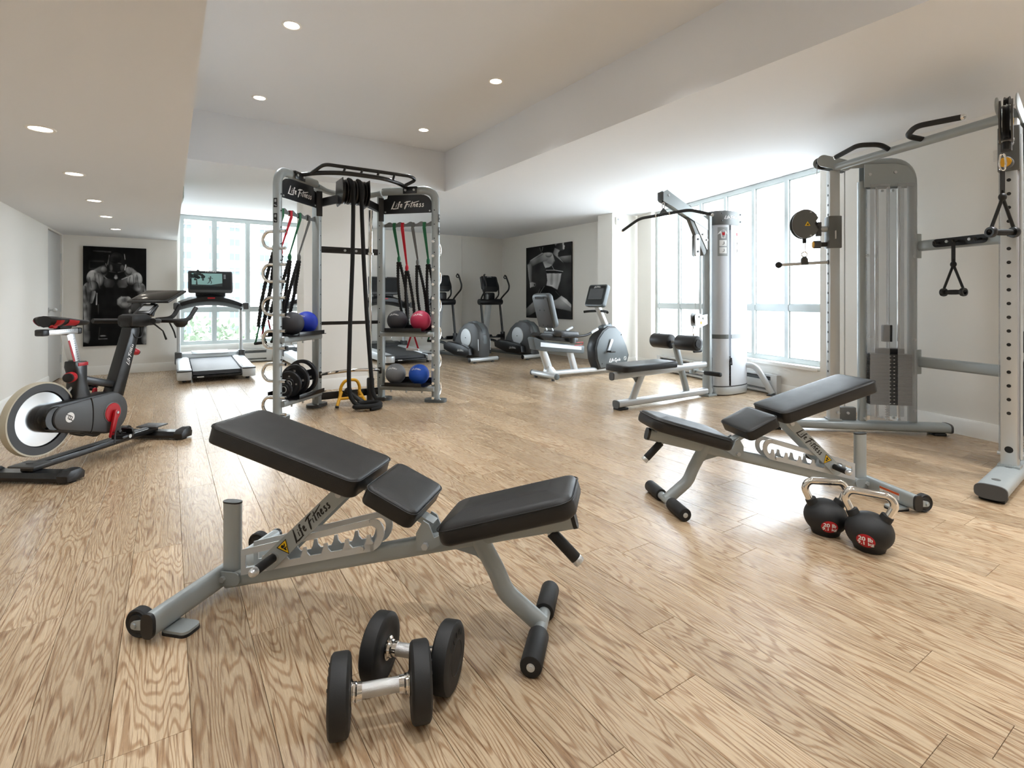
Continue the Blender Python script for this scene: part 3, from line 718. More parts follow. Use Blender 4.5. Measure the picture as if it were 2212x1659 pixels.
def woman():
    nx, ny = 210, 270
    X, Yn = np.meshgrid(np.linspace(160, 965, nx), np.linspace(0, 1, ny)); top = 190 - 85 * (X - 160) / 805; bot = 1430 + 85 * (X - 160) / 805; Y = top + Yn * (bot - top)
    rg = np.random.RandomState(8); tex = np.zeros(X.shape)
    for k in range(22):
        f = rg.uniform(.006, .04); a = rg.uniform(0, math.pi); tex += np.sin(X * f * math.cos(a) + Y * f * math.sin(a) + rg.uniform(0, 6)) / 22 ** .5
    p = Paint(X, Y); p.g = .018 + .03 * np.exp(-((X - 430) / 250) ** 2 - ((Y - 750) / 300) ** 2) + .03 * np.exp(-((X - 850) / 150) ** 2 - ((Y - 750) / 260) ** 2)
    # hair and face
    p.poly([(400, 180), (560, 130), (700, 120), (720, 220), (640, 290), (520, 285), (440, 270)], .006); p.cap((420, 195), (448, 275), 9, 5, .05, .12); p.cap((478, 185), (465, 255), 8, 5, .08, .18)
    p.poly([(690, 130), (830, 110), (845, 160), (860, 190), (850, 205), (856, 222), (845, 250), (790, 262), (740, 250), (700, 190)], .02, .10, 1, 0); p.poly([(815, 112), (842, 112), (842, 155), (862, 186), (850, 200), (856, 218), (842, 245), (822, 225), (826, 180)], .35, .8, 1, 0); p.ell((715, 148), 22, 28, .04, .32)
    # far arm
    p.poly([(765, 375), (830, 362), (965, 352), (970, 485), (870, 480), (820, 450)], .06, .26, 0, -1)
    # upper chest, neck
    p.poly([(690, 205), (735, 230), (778, 256), (748, 300), (745, 360), (800, 430), (845, 490), (700, 350), (665, 310)], .12, .66, 1, 0)
    # flank under the arm
    p.poly([(478, 445), (560, 420), (640, 470), (650, 520), (600, 548), (525, 560)], .25, .62, 0, 1); p.poly([(560, 330), (640, 300), (672, 360), (682, 440), (640, 510), (560, 470)], .22, .5, 0, -1)
    # near arm: shoulder to elbow to fist
    p.poly([(640, 296), (600, 284), (520, 284), (470, 300), (360, 370), (240, 430), (186, 492), (215, 530), (280, 520), (400, 468), (480, 440), (560, 420), (620, 380)], .05, .5, 0, -1); p.ell((585, 330), 56, 44, .12, .55, -.1, -.7); p.cap((470, 305), (250, 425), 20, 14, .2, .5, 1)
    p.poly([(186, 490), (260, 470), (285, 530), (270, 680), (278, 800), (232, 815), (205, 690)], .55, .03, 1, 0)
    p.poly([(232, 810), (285, 805), (345, 825), (352, 860), (330, 885), (270, 890), (238, 908)], .70, .12, 1, 0); p.ell((325, 855), 13, 18, .01, .03)
    # sports top
    p.poly([(635, 292), (660, 300), (690, 360), (840, 485), (878, 560), (855, 620), (820, 645), (690, 620), (535, 610), (530, 570), (600, 550), (660, 500), (682, 440), (672, 360)], .010, .045, 1, 0)
    p.cap((650, 300), (690, 440), 4, 4, .25, .32); p.cap((690, 440), (640, 520), 4, 4, .15, .22); p.cap((642, 525), (682, 605), 4, 4, .3, .4)
    # waist
    p.poly([(548, 655), (805, 665), (785, 800), (735, 965), (640, 930), (545, 880), (562, 790)], .8, .28, 1, 0); p.cap((645, 690), (640, 850), 22, 24, .34, .42); p.poly([(760, 670), (802, 668), (780, 810), (735, 960), (715, 930), (745, 800)], .45, .75, 1, 0)
    p.poly([(540, 618), (830, 640), (800, 672), (548, 660)], .008); p.cap((540, 602), (690, 608), 5, 5, .5, .62); p.cap((690, 608), (828, 640), 5, 5, .55, .7)
    # thighs and shorts
    p.poly([(400, 1110), (300, 1160), (160, 1275), (160, 1415), (240, 1390), (360, 1330), (470, 1200)], .65, .05, 0, 1); p.poly([(620, 1165), (720, 1140), (800, 1078), (890, 1150), (965, 1250), (965, 1370), (850, 1330), (720, 1300), (640, 1260)], .62, .10, 0, 1); p.poly([(800, 1078), (890, 1150), (965, 1250), (965, 1300), (860, 1200), (780, 1120)], .7, .6, 1, 0)
    p.poly([(545, 875), (640, 900), (735, 965), (800, 1075), (720, 1140), (620, 1170), (500, 1080), (385, 1015), (430, 930), (500, 885)], .005, .016, 1, 0)
    p.cap((505, 890), (430, 1000), 7, 7, .12, .2); p.cap((430, 930), (390, 1010), 4, 4, .15, .25); p.cap((705, 990), (775, 1075), 3, 3, .08, .15)
    return print_mesh('print', 1.54, 1.53, nx, ny, p.g * np.clip(1 + .22 * tex, .5, 1.5)), 1.54, 1.53
for fn, loc, rz, lab in ((man, W(-.677, U_ALC, 1.168), 33.45, 'black-and-white print of a crouching muscular man, on the alcove wall'), (woman, W(6.6, 8.60, 1.50), 33.45 - 90, 'black-and-white print of a running woman in sportswear, on the far right wall')):
    me, w, h = fn(); t = thing('wall_print', lab, 'poster', loc, rz, None)
    part('backing_board', MB().box((0, -.018, 0), (w, .034, h), bev=.001), 'black_print', t)
    o = bpy.data.objects.new('print', me); link(o, t); o.location = (0, -.0356, 0)

# ------------------------------------------------------------------ outside the clear window
gd = part('outside_ground', MB().box((-30, 70, -14.1), (300, 240, .2)), 'outside_ground'); gd['kind'] = 'structure'
b = thing('apartment_building', 'pale high-rise apartment building seen washed out through the left window', 'building', W(15, 112, -14), 33.45)
part('wall', MB().box((0, 6, 35), (80, 12, 70)), 'facade', b)
win = MB().box((0, -.03, 0), (1.9, .1, 1.5)).mesh('window', 'white_print'); pan = MB().box((0, -.07, 0), (.8, .08, 1.3)).mesh('pane', 'facade_glass')
for r in range(12):
    for k, x in enumerate((-12.5, -8.0, -4.6, 0.6, 4.0, 8.5)):
        o = bpy.data.objects.new('window', win); link(o, b); o.location = (x, 0, 7 + r * 2.75)
        for sx in (-.45, .45):
            q = bpy.data.objects.new('pane', pan); link(q, o); q.location = (sx, 0, 0)
for k, r in ((0, 20.9), (1, 29.2)): part('ledge', MB().box((0, -.15, r), (80, .3, .3)), 'facade', b)
def tree(loc, rad, h, label):
    t = thing('street_tree', label, 'tree', loc, 0, 'trees outside the left window')
    mb = MB().tube([(0, 0, 0), (.1, .1, h * .45), (0, .2, h * .8)], [.28, .2, .1], 8)
    for a in range(5): mb.tube([(0, .1, h * .55), (math.cos(a * 1.3) * rad * .5, math.sin(a * 1.3) * rad * .5, h * .85)], [.1, .04], 6)
    part('trunk', mb, 'bark', t); mb = MB(); rg = random.Random(label)
    for i in range(2600):
        d = Vector((rg.gauss(0, 1), rg.gauss(0, 1), rg.gauss(0, 1))).normalized() * rad * (.55 + .45 * rg.random()); d.z *= .8
        c = Vector((0, 0, h)) + d; e = Euler((rg.random() * 6, rg.random() * 6, 0)).to_matrix(); s = .1 + .12 * rg.random()
        mb.add([c + e @ Vector(q) for q in ((-s, 0, 0), (0, -s * .5, 0), (s, 0, .03), (0, s * .5, .02))], [(0, 1, 2, 3)])
    o = part('foliage', mb, 'leaf', t); o['kind'] = 'stuff'
tree(W(1.2, 30, -14), 4.2, 11.0, 'broad pale green tree below the left window, nearer the alcove')
tree(W(10.4, 36, -14), 3.6, 10.2, 'smaller pale green tree below the left window, nearer the training rig')
# ================================================================== adjustable benches
def P3(x, y, z): return Vector((x, y, z))
def make_bench(label, loc, rz, sticker=False):
    t = thing('adjustable_bench', label, 'bench', loc, rz, 'adjustable weight benches')
    # rear cross tube with wheels and rubber pads
    part('rear_cross_tube', MB().rtube((0, -.31, .058), (0, .31, .058), .046, .078, n=24, pw=3), 'silver', t)
    for s in (-1, 1):
        part('end_cap', MB().rtube((0, s * .31, .058), (0, s * .322, .058), .048, .08, n=24, pw=3), 'black_plastic', t)
        w = part('transport_wheel', MB().lathe([(.012, -.017), (.03, -.017), (.033, -.012), (.042, -.017), (.046, -.012), (.046, .012), (.042, .017), (.033, .012), (.03, .017), (.012, .017)], (-.062, s * .285, .047), (0, 1, 0), 32), 'rubber', t)
        mb = MB().cyl((-.062, s * .285 - .02, .047), (-.062, s * .285 + .02, .047), .013, 14)
        for k in range(5):
            a = k * 2 * math.pi / 5; mb.bar((-.062 + .012 * math.cos(a), s * .285, .047 + .012 * math.sin(a)), (-.062 + .034 * math.cos(a), s * .285, .047 + .034 * math.sin(a)), .02, .006, up=(-math.sin(a), 0, math.cos(a)))
        part('wheel_hub', mb, 'dark_grey', w)
        mb = MB().prism(hull2((-.062, .047), .014, (-.01, .055), .018), .005, (0, s * .307, 0), (1, 0, 0), (0, 0, 1)); mb.cyl((-.062, s * .303, .047), (-.062, s * .315, .047), .009, 10); part('wheel_bracket', mb, 'silver', t)
        mb = MB().prism(rrect(.1, .07, .02), .012, (.045, s * .235, .012), (1, 0, 0), (0, 1, 0)); part('floor_plate', mb, 'silver', t)
        part('rubber_pad', MB().prism(rrect(.104, .074, .022), .01, (.045, s * .235, .004), (1, 0, 0), (0, 1, 0)), 'rubber', t)
    # mast
    part('mast', MB().rtube((.045, 0, .05), (.045, 0, .338), .034, .074, up=(1, 0, 0), n=24, pw=2.6), 'silver', t)
    part('mast_cap', MB().rtube((.045, 0, .338), (.045, 0, .344), .036, .076, up=(1, 0, 0), n=24, pw=2.6), 'black_plastic', t)
    # main beam
    bz = lambda x: .03 + .2706 * x
    part('main_beam', MB().rtube((.02, 0, bz(.02) + .01), (1.325, 0, bz(1.325)), .045, .062, n=24, pw=3), 'silver', t)
    part('beam_cap', MB().rtube((1.325, 0, bz(1.325)), (1.338, 0, bz(1.338)), .047, .064, n=24, pw=3), 'black_plastic', t)
    mb = MB()
    for s in (-1, 1): mb.prism(hull2((.0, .062), .026, (.075, .066), .024), .006, (0, s * .028, 0), (1, 0, 0), (0, 0, 1))
    part('joint_plate', mb, 'silver', t)
    for s in (-1, 1): part('bolt', MB().cyl((.03, s * .03, .064), (.03, s * .042, .064), .011, 6), 'steel', t)
    # front leg and foot
    leg = fillet([(1.0, 0, .315), (1.075, 0, .185), (1.10, 0, .125), (1.225, 0, .03)], .09, 8)
    part('front_leg', MB().tube(leg, .03, 18, oval=(.027, .031)), 'silver', t)
    part('gusset', MB().prism([(.85, .25), (1.03, .30), (1.075, .205), (1.05, .20), (1.0, .235), (.93, .25)], .006), 'silver', t)
    part('foot_bar', MB().cyl((1.225, -.2, .033), (1.225, .2, .033), .021), 'silver', t)
    for s in (-1, 1):
        r = part('foot_roller', MB().cyl((1.225, s * .06, .033), (1.225, s * .212, .033), .033, 24, .005), 'rubber', t)
        mb = MB().cyl((1.225, s * .206, .033), (1.225, s * .2135, .033), .0125, 16); mb.cyl((1.225, s * .21, .033), (1.225, s * .217, .033), .008, 6); part('end_bolt', mb, 'steel', r)
    # toothed adjusting ladder, one plate each side
    def lp(x, h): return (x, bz(x) + h)
    for s in (-1, 1):
        mb = MB(); y = s * .034
        def strip(P): mb.prism(P, .005, (0, y, 0), (1, 0, 0), (0, 0, 1))
        strip([lp(.11, .028), lp(.64, .028), lp(.64, .052), lp(.11, .052)])                       # lower rail
        strip([lp(.11, .098), lp(.625, .118), lp(.625, .14), lp(.11, .122)])                       # upper rail
        strip([lp(.11, .052), lp(.13, .052), lp(.13, .099), lp(.11, .098)])
        arc = [lp(.64 - .012 + .052 * math.sin(R(a)), .084 - .056 * math.cos(R(a))) for a in range(0, 181, 15)]; arc2 = [lp(.64 - .016 + .03 * math.sin(R(a)), .084 - .034 * math.cos(R(a))) for a in range(180, -1, -15)]
        strip(arc + arc2)
        for k in range(6):
            x = .2 + k * .083; strip([lp(x - .012, .05), lp(x + .03, .05), lp(x + .016, .066), lp(x + .012, .086), lp(x, .086), lp(x - .004, .066)])
        part('ladder_plate', mb, 'light_silver', t)
        part('bolt', MB().cyl((.6, s * .036, bz(.6) + .045), (.6, s * .045, bz(.6) + .045), .008, 6), 'steel', t)
        # support link with lettering and warning sticker
        a = Vector((.24, 0, .158)); b = Vector((.525, 0, .432)); yl = s * .05
        lk = part('support_link', MB().prism(hull2((a.x, a.z), .03, (b.x, b.z), .026), .007, (0, yl, 0), (1, 0, 0), (0, 0, 1)), 'silver', t)
        d = (b - a).normalized(); X = d if s < 0 else -d; Y = Vector((0, s, 0)).cross(X) if False else (Vector((-d.z, 0, d.x)) if s < 0 else Vector((-d.z, 0, d.x)))
        mb = MB(); X = d if s < 0 else -d; Y = Vector((-d.z, 0, d.x)); Y = Y if Y.z > 0 else -Y
        logo(mb, a + d * .235 + Vector((0, yl + s * .0045, 0)), X, Y, .2); part('lettering', mb, 'black_print', lk)
        c = a + d * .088 + Vector((0, yl + s * .0043, 0)); mb = MB(); mb.prism([(-.026, .018), (.026, .018), (0, -.03)], .0006, c, X if s < 0 else X, Y); part('warning_sticker', mb, 'warn_yellow', lk)
        mb = MB(); c2 = c + Vector((0, s * .0006, 0))
        for q in ([(-.026, .018), (.026, .018), (.022, .0155), (-.022, .0155)], [(-.026, .018), (-.0215, .0155), (0, -.0255), (0, -.03)], [(.026, .018), (0, -.03), (0, -.0255), (.0215, .0155)]): mb.prism(q, .0005, c2, X, Y)
        for q in (circ((-.004, .006), .006, 10), [(0, .004), (.009, .011), (.011, .008), (.003, -.001)], [(-.006, .0), (.004, -.002), (.002, -.014), (-.002, -.012)], [(.004, -.003), (.010, -.001), (.009, -.005), (.005, -.007)]): mb.prism(q, .0005, c2, X, Y)
        part('warning_symbol', mb, 'black_print', lk)
        part('bolt', MB().cyl(b + Vector((0, yl, 0)) - d * .008, b + Vector((0, yl + s * .012, 0)) - d * .008, .012, 16), 'steel', lk)
        # side grip
        h0 = a + d * .03
        hd = part('adjust_grip', MB().cyl(h0 + P3(0, s * .055, 0), h0 + P3(0, s * .15, 0), .0155, 18, .002), 'rubber', t)
        mb = MB().lathe([(0, .026), (.008, .025), (.0135, .019), (.0155, .01), (.0155, 0), (0, 0)], h0 + P3(0, s * .15, 0), (0, s, 0), 20); mb.cyl(h0 + P3(0, s * .05, 0), h0 + P3(0, s * .06, 0), .018, 18); part('grip_tip', mb, 'brushed', hd)
    part('link_rod', MB().cyl((.525, -.058, .432), (.525, .058, .432), .01, 12), 'steel', t)
    part('catch_rod', MB().cyl((.262, -.09, .178), (.262, .09, .178), .011, 12), 'steel', t)
    # pads
    def pad(nm, p0, p1, wid, T, rc, rb, taper=1., crown=.005):
        p0 = Vector((p0[0], 0, p0[1])); p1 = Vector((p1[0], 0, p1[1])); L = (p1 - p0).length; x = (p1 - p0).normalized(); z = x.cross(Vector((0, 1, 0))); z = z if z.z > 0 else -z
        Mx = Matrix((x, z.cross(x), z)).transposed().to_4x4(); Mx.translation = (p0 + p1) / 2 - z * T
        mb = MB(); edge = mb.cushion(L, wid, T, rc, rb, Mx, crown, taper); o = part(nm, mb, 'vinyl', t, angle=60)
        part('piping', MB().tube(edge, .0022, 6, closed=True), 'vinyl_side', o, angle=80); return Mx
    pad('back_pad', (.065, .668), (.632, .506), .285, .066, .035, .014, 1.0, .003)
    pad('middle_pad', (.662, .494), (.838, .414), .275, .062, .03, .016, 1., .004)
    pad('seat_pad', (.892, .372), (1.332, .505), .275, .07, .05, .03, .93, .014)
    # pad frames, pivot bracket, knee handle
    mb = MB().bar((.13, 0, .582), (.66, 0, .43), .05, .025); mb.bar((.62, 0, .438), (.85, 0, .33), .045, .022); mb.bar((.2, 0, .565), (.5, 0, .48), .16, .006); part('back_frame', mb, 'silver', t)
    for s in (-1, 1):
        mb = MB().prism([(.80, .25), (.86, .262), (.915, .30), (.9, .318), (.865, .30), (.845, .345), (.825, .355), (.80, .31)], .006, (0, s * .04, 0)); part('pivot_bracket', mb, 'silver', t)
        part('bolt', MB().cyl((.835, s * .04, .272), (.835, s * .056, .272), .012, 6), 'steel', t)
    mb = MB().bar((.93, 0, .305), (1.3, 0, .41), .1, .008); part('seat_plate', mb, 'silver', t)
    part('bolt', MB().cyl((1.12, 0, .315), (1.12, 0, .345), .009, 6), 'steel', t)
    a = Vector((1.235, 0, .36)); b = Vector((1.352, 0, .247)); d = (b - a).normalized()
    part('handle_stub', MB().cyl(a, a + d * .04, .0145), 'light_silver', t); part('handle_grip', MB().cyl(a + d * .03, a + d * .145, .019, 20, .003), 'rubber', t); part('handle_cap', MB().cyl(a + d * .143, a + d * .163, .018, 20, .003), 'brushed', t)
    # rating label on the cross tube
    for s in ((1,) if sticker else ()):
        mb = MB().box((.0235, s * .17, .06), (.0012, .12, .036)); lb = part('rating_label', mb, 'white_print', t)
        part('label_band', MB().box((.0243, s * .17, .072), (.0008, .12, .012)), 'orange_print', lb)
        mb = MB()
        for k in range(4): mb.box((.0243, s * .17 + .008, .061 - k * .0055), (.0008, .09, .002))
        part('label_text', mb, 'grey_print', lb)
    return t
make_bench('black-padded adjustable bench in the foreground, beside the dumbbells', (-1.10, 1.97, 0), -12)
make_bench('black-padded adjustable bench on the right, behind the kettlebells', (2.04, 2.98, 0), 180 + 9, True)

# ================================================================== dumbbells
def dumbbell(label, p, q, r=.093):
    p = Vector(p); q = Vector(q); c = (p + q) / 2; d = (q - p); L = d.length / 2; rz = math.degrees(math.atan2(d.y, d.x))
    t = thing('dumbbell', label, 'dumbbell', (c.x, c.y, 0), rz, 'pair of rubber dumbbells')
    for s in (-1, 1):
        T = .025
        h = part('weight_head', MB().lathe([(0, -T), (r * .55, -T), (r * .62, -T - .0025), (r * .86, -T - .001), (r - .006, -T + .001), (r - .001, -T + .006), (r, -T + .012), (r, T - .012), (r - .001, T - .006), (r - .007, T - .001), (r * .8, T + .001), (0, T + .001)] if s > 0 else [(0, -T - .001), (r * .8, -T - .001), (r - .007, -T + .001), (r - .001, -T + .006), (r, -T + .012), (r, T - .012), (r - .001, T - .006), (r - .006, T - .001), (r * .86, T + .001), (r * .62, T + .0025), (r * .55, T), (0, T)], (s * L, 0, r), (1, 0, 0), 48), 'rubber', t)
        mb = MB(); mb.ring((s * (L + T + .0005), 0, r), (1, 0, 0), r * .48, .0018, 40, 6)
        for k in range(-2, 3):
            a = R(90 + k * 22); cpt = Vector((s * (L + T + .0022), -s * math.cos(a) * r * .7, r + math.sin(a) * r * .7)); rad = Vector((0, -s * math.cos(a), math.sin(a))); tg = Vector((0, s * math.sin(a), math.cos(a)))
            mb.bar(cpt - rad * .007, cpt + rad * .007, .006, .0012, up=(1, 0, 0))
        part('embossed_mark', mb, 'rubber', h)
        part('collar', MB().lathe([(.0, 0), (.03, 0), (.031, .004), (.024, .007), (.0225, .012), (.0235, .014), (.021, .017), (.0205, .03), (0, .03)], (s * (L - T), 0, r), (-s, 0, 0), 28), 'chrome', t)
    part('handle', MB().lathe([(0, 0), (.0165, 0), (.018, .03), (.0185, L - T - .0), (.018, 2 * (L - T) - .03), (.0165, 2 * (L - T)), (0, 2 * (L - T))], (-(L - T), 0, r), (1, 0, 0), 28), 'knurled', t)
dumbbell('round-head black rubber dumbbell nearest the camera', (-.440, 1.325, 0), (-.243, 1.375, 0), .094)
dumbbell('round-head black rubber dumbbell lying behind the nearer one', (-.385, 1.512, 0), (-.182, 1.470, 0), .092)

# ================================================================== kettlebells
def kettlebell(label, x, y, rz, tilt, k=1.0, lab=(0, 0)):
    t = thing('kettlebell', label, 'kettlebell', (x, y, 0), rz, 'pair of kettlebells')
    r = .0915 * k; zc = .079 * k; sq = .88
    prof = [(0, 0), (.05 * k, 0), (.058 * k, .003 * k)]
    for i in range(1, 22):
        a = R(-52 + (142) * i / 21); prof.append((r * math.cos(a), zc + r * sq * math.sin(a)))
    prof[-1] = (0, prof[-1][1]); body = part('body', MB().lathe(prof, n=48), 'rubber', t)
    top = zc + r * sq
    hp_ = [(-.052, 0, .12), (-.072, 0, .170), (-.092, 0, .208), (-.072, 0, .243), (.072, 0, .243), (.092, 0, .208), (.072, 0, .170), (.052, 0, .12)]
    pts = fillet([Vector(p) * k for p in (hp_[0], hp_[2], hp_[3], hp_[4], hp_[5], hp_[7])], .036 * k, 8)
    # slide corner points so the loop has rounded shoulders
    part('handle', MB().tube(pts, .0165 * k, 20), 'chrome', t)
    for s in (-1, 1):
        a = Vector((s * .038, 0, .105)) * k; b = Vector((s * .066, 0, .160)) * k
        part('collar', MB().lathe([(0, 0), (.042 * k, 0), (.031 * k, .016 * k), (.0255 * k, .034 * k), (.0245 * k, .058 * k), (.0235 * k, .061 * k), (0, .061 * k)], a, b - a, 28), 'rubber', t)
    # round red weight label on the front, lettering follows the ball
    az, el = lab; dirv = Vector((math.sin(R(az)) * math.cos(R(el)), -math.cos(R(az)) * math.cos(R(el)), math.sin(R(el)))); C0 = Vector((0, 0, zc))
    X = Vector((math.cos(R(az)), math.sin(R(az)), 0)); Y = dirv.cross(X); Y = Y if Y.z > 0 else -Y
    def warp(off):
        def f(p):
            d = (p - C0).normalized(); return C0 + Vector((d.x * (r + off), d.y * (r + off), d.z * (r * sq + off)))
        return f
    o0 = C0 + dirv * r
    mb = MB(); vs = [(0, 0, 0)]; fs = []
    for ri in range(1, 5):
        for j in range(32): a = 2 * math.pi * j / 32; vs.append((math.cos(a) * ri / 4, math.sin(a) * ri / 4, 0))
    for j in range(32): fs.append((0, 1 + j, 1 + (j + 1) % 32))
    for ri in range(3):
        for j in range(32): fs.append((1 + ri * 32 + j, 1 + (ri + 1) * 32 + j, 1 + (ri + 1) * 32 + (j + 1) % 32, 1 + ri * 32 + (j + 1) % 32))
    put_flat(mb, vs, fs, o0, X, Y, .0365 * k, 0, warp(.0008)); lb = part('weight_label', mb, 'red', t)
    mb = MB(); text(mb, '20 lb', o0 + Y * .0115 * k, X, Y, .027 * k, 0, .03, warp(.0016)); text(mb, '9.1 kg', o0 - Y * .0115 * k, X, Y, .0255 * k, 0, .03, warp(.0016))
    put_flat(mb, [(-.026 * k, -.001, 0), (.026 * k, -.001, 0), (.026 * k, .0008, 0), (-.026 * k, .0008, 0)], [(0, 1, 2, 3)], o0, X, Y, 1, 0, warp(.0016)); part('label_lettering', mb, 'white_print', lb)
kettlebell('chrome-handled black kettlebell with a red 20 lb label, farther of the two', 1.487, 2.46, -12, 0, 1.0, (-8, -14))
kettlebell('chrome-handled black kettlebell with a red 20 lb label, nearer of the two', 1.585, 2.30, -35, 0, 1.02, (-8, -12))
# ================================================================== functional training rig
RIG_O = Vector((-1.75, 5.605, 0)); RIG_A = 33.45
RIG_M = Matrix.Translation(RIG_O) @ Matrix.Rotation(R(RIG_A), 4, 'Z')
def rig_world(p): return RIG_M @ Vector(p)
rig = thing('training_rig', 'tall silver and black corner training rig with shelves, rungs and sign panels', 'training rig', RIG_O, RIG_A)
q = math.sqrt(.5)
HR = 2.315
TW = {}   # towers: side -> (back post, front post, direction back->front, inner normal)
for s in (-1, 1):
    bp = Vector((s * .345, 0, 0)); d = Vector((s * q, -q, 0)); TW[s] = (bp, bp + d * .64, d, Vector((-s * q, -q, 0)))
for s in (-1, 1):
    bp, fp, d, nin = TW[s]
    # front upright bends over into the top tube
    pts = fillet([fp + P3(0, 0, .03), fp + P3(0, 0, HR), bp + d * .02 + P3(0, 0, HR)], .15, 10)
    part('arched_upright', MB().tube(pts, .04, 20, oval=(.036, .046), up=d), 'silver', rig)
    part('rear_upright', MB().rtube(bp + P3(0, 0, .03), bp + P3(0, 0, HR - .05), .085, .075, up=tuple(d), n=24, pw=3.5), 'silver', rig)
    for k, pst in enumerate((bp, fp)):
        mb = MB().prism(rrect(.24, .15, .06), .03, pst + P3(0, 0, .016), d, d.cross(P3(0, 0, 1))); part('foot_plate', mb, 'slate_grey' if k else 'dark_grey', rig)
        part('bolt', MB().cyl(pst - nin * -.055 + d * .07 + P3(0, 0, .03), pst - nin * -.055 + d * .07 + P3(0, 0, .042), .009, 6), 'steel', rig)
    mb = MB()
    for z in np.arange(.25, 2.2, .153):
        for pst in (bp, fp): mb.cyl(pst + nin * .037 + P3(0, 0, z), pst + nin * .0435 + P3(0, 0, z), .006, 8)
    part('peg_holes', mb, 'black_print', rig)
    # sign panel
    xdir = -d if s < 0 else d
    pc = (bp + fp) / 2 + P3(0, 0, 2.165); w = .56
    poly = [(-w / 2, -.1), (w / 2, -.1), (w / 2, .105), (-w / 2, .105)]
    if s > 0: poly = [(-w / 2, -.1), (w / 2, -.1)] + [(w / 2 - .12 + .12 * math.cos(R(a)), -.005 + .105 * math.sin(R(a))) for a in range(0, 91, 15)] + [(-w / 2 + .05, .105), (-w / 2 + .04, .07), (-w / 2, .06)]
    else: poly = [(-w / 2, -.1), (w / 2, -.1), (w / 2, .06), (w / 2 - .04, .07), (w / 2 - .05, .105)] + [(-w / 2 + .12 + .12 * math.cos(R(a)), -.005 + .105 * math.sin(R(a))) for a in range(90, 181, 15)]
    pn = part('sign_panel', MB().prism(poly, .012, pc + nin * .012, xdir, P3(0, 0, 1)), 'black_paint', rig)
    mb = MB(); logo(mb, pc + nin * .0195 + P3(0, 0, -.01), xdir, P3(0, 0, 1), .39); part('sign_lettering', mb, 'white_print', pn)
    mb = MB()
    for a, b in ((-w / 2 + .02, -.08), (w / 2 - .02, -.08)): mb.cyl(pc + xdir * a + P3(0, 0, b) + nin * .015, pc + xdir * a + P3(0, 0, b) + nin * .024, .009, 8)
    part('sign_bolts', mb, 'steel', pn)
    # wavy band hanger strip
    L = .56; n = 41; up_ = [(-L / 2 + L * i / (n - 1), .022 - .012 * math.cos(2 * math.pi * 4.5 * i / (n - 1))) for i in range(n)]
    part('band_hanger', MB().prism([(-L / 2, -.02), (L / 2, -.02)] + up_[::-1], .008, (bp + fp) / 2 + P3(0, 0, 1.94), xdir, P3(0, 0, 1)), 'mid_grey', rig)
    # two shelves: tube, tray, lips
    for z in (.735, .145):
        part('shelf_tube', MB().rtube(bp + nin * .05 + d * .02 + P3(0, 0, z), fp + nin * .05 + P3(0, 0, z), .05, .055, n=18, pw=3), 'silver', rig)
        tr = MB(); c = (bp + fp) / 2 + P3(0, 0, z + .032); tr.bar(c - d * .25, c + d * .25, .30, .006)
        tr.bar(c - d * .21 + nin * .152 + P3(0, 0, .018), c + d * .21 + nin * .152 + P3(0, 0, .018), .006, .042, bev=.002); tr.bar(c - d * .25 - nin * .152 + P3(0, 0, .03), c + d * .25 - nin * .152 + P3(0, 0, .03), .006, .066, bev=.002)
        part('shelf_tray', tr, 'black_paint', rig)
        for k in (-.18, 0, .18): part('shelf_bolt', MB().cyl(c + d * k + nin * .05 + P3(0, 0, -.08), c + d * k + nin * .05 + P3(0, 0, -.06), .009, 8), 'steel', rig)
    # chrome U rungs on the outer face of the front upright
    for k in range(6):
        z1 = 1.743 - k * .3068; z0 = z1 - .157; zm = (z0 + z1) / 2; e = -nin
        pts = [fp + nin * .085 + P3(0, 0, z1), fp + e * .06 + P3(0, 0, z1)] + [fp + e * (.075 + .077 * math.sin(R(a))) + P3(0, 0, zm + .0785 * math.cos(R(a))) for a in range(0, 181, 15)] + [fp + e * .06 + P3(0, 0, z0), fp + nin * .085 + P3(0, 0, z0)]
        part('chrome_rung', MB().tube(pts, .015, 12), 'chrome', rig)
    # instruction stickers on the front upright
    fo = fp + d * .0455 + nin * .012
    for z in (2.0, 1.86):
        mb = MB().prism(rrect(.038, .085, .004), .0015, fo + P3(0, 0, z), nin.cross(P3(0, 0, 1)).cross(P3(0, 0, 1)) * -1, P3(0, 0, 1)); st = part('instruction_sticker', mb, 'black_print', rig)
        xx = nin; mb = MB(); mb.prism(rrect(.02, .024, .003), .001, fo + d * .001 + P3(0, 0, z + .018), xx, P3(0, 0, 1)); mb.prism(hull2((-.008, -.01), .005, (.008, -.018), .005), .001, fo + d * .001 + P3(0, 0, z - .01), xx, P3(0, 0, 1)); part('sticker_print', mb, 'grey_print', st)
# cross members between the rear uprights
for z, h, m in ((1.64, .066, 'black_paint'), (.865, .036, 'black_paint'), (.10, .075, 'black_paint')):
    part('cross_member', MB().bar((-.33, 0, z), (.33, 0, z), .03, h, bev=.004), m, rig)
for x in (-.06, .06): part('bolt', MB().cyl((x, -.015, 1.64), (x, -.026, 1.64), .013, 10), 'steel', rig)
part('rear_top_tube', MB().tube(fillet([(-.34, 0, 2.30), (-.2, .13, 2.27), (.2, .13, 2.27), (.34, 0, 2.30)], .15, 6), .03, 16), 'silver', rig)
mb = MB(); 
for z in (.30, .62, .46): pass
part('chrome_grip_bar', MB().tube(fillet([(-.32, -.02, .33), (-.25, -.09, .35), (0, -.10, .365), (.25, -.09, .35), (.32, -.02, .33)], .08, 5), .018, 14), 'chrome', rig)
for s in (-1, 1): part('grip_bracket', MB().box((s * .325, -.02, .33), (.04, .05, .07), bev=.004), 'black_paint', rig)
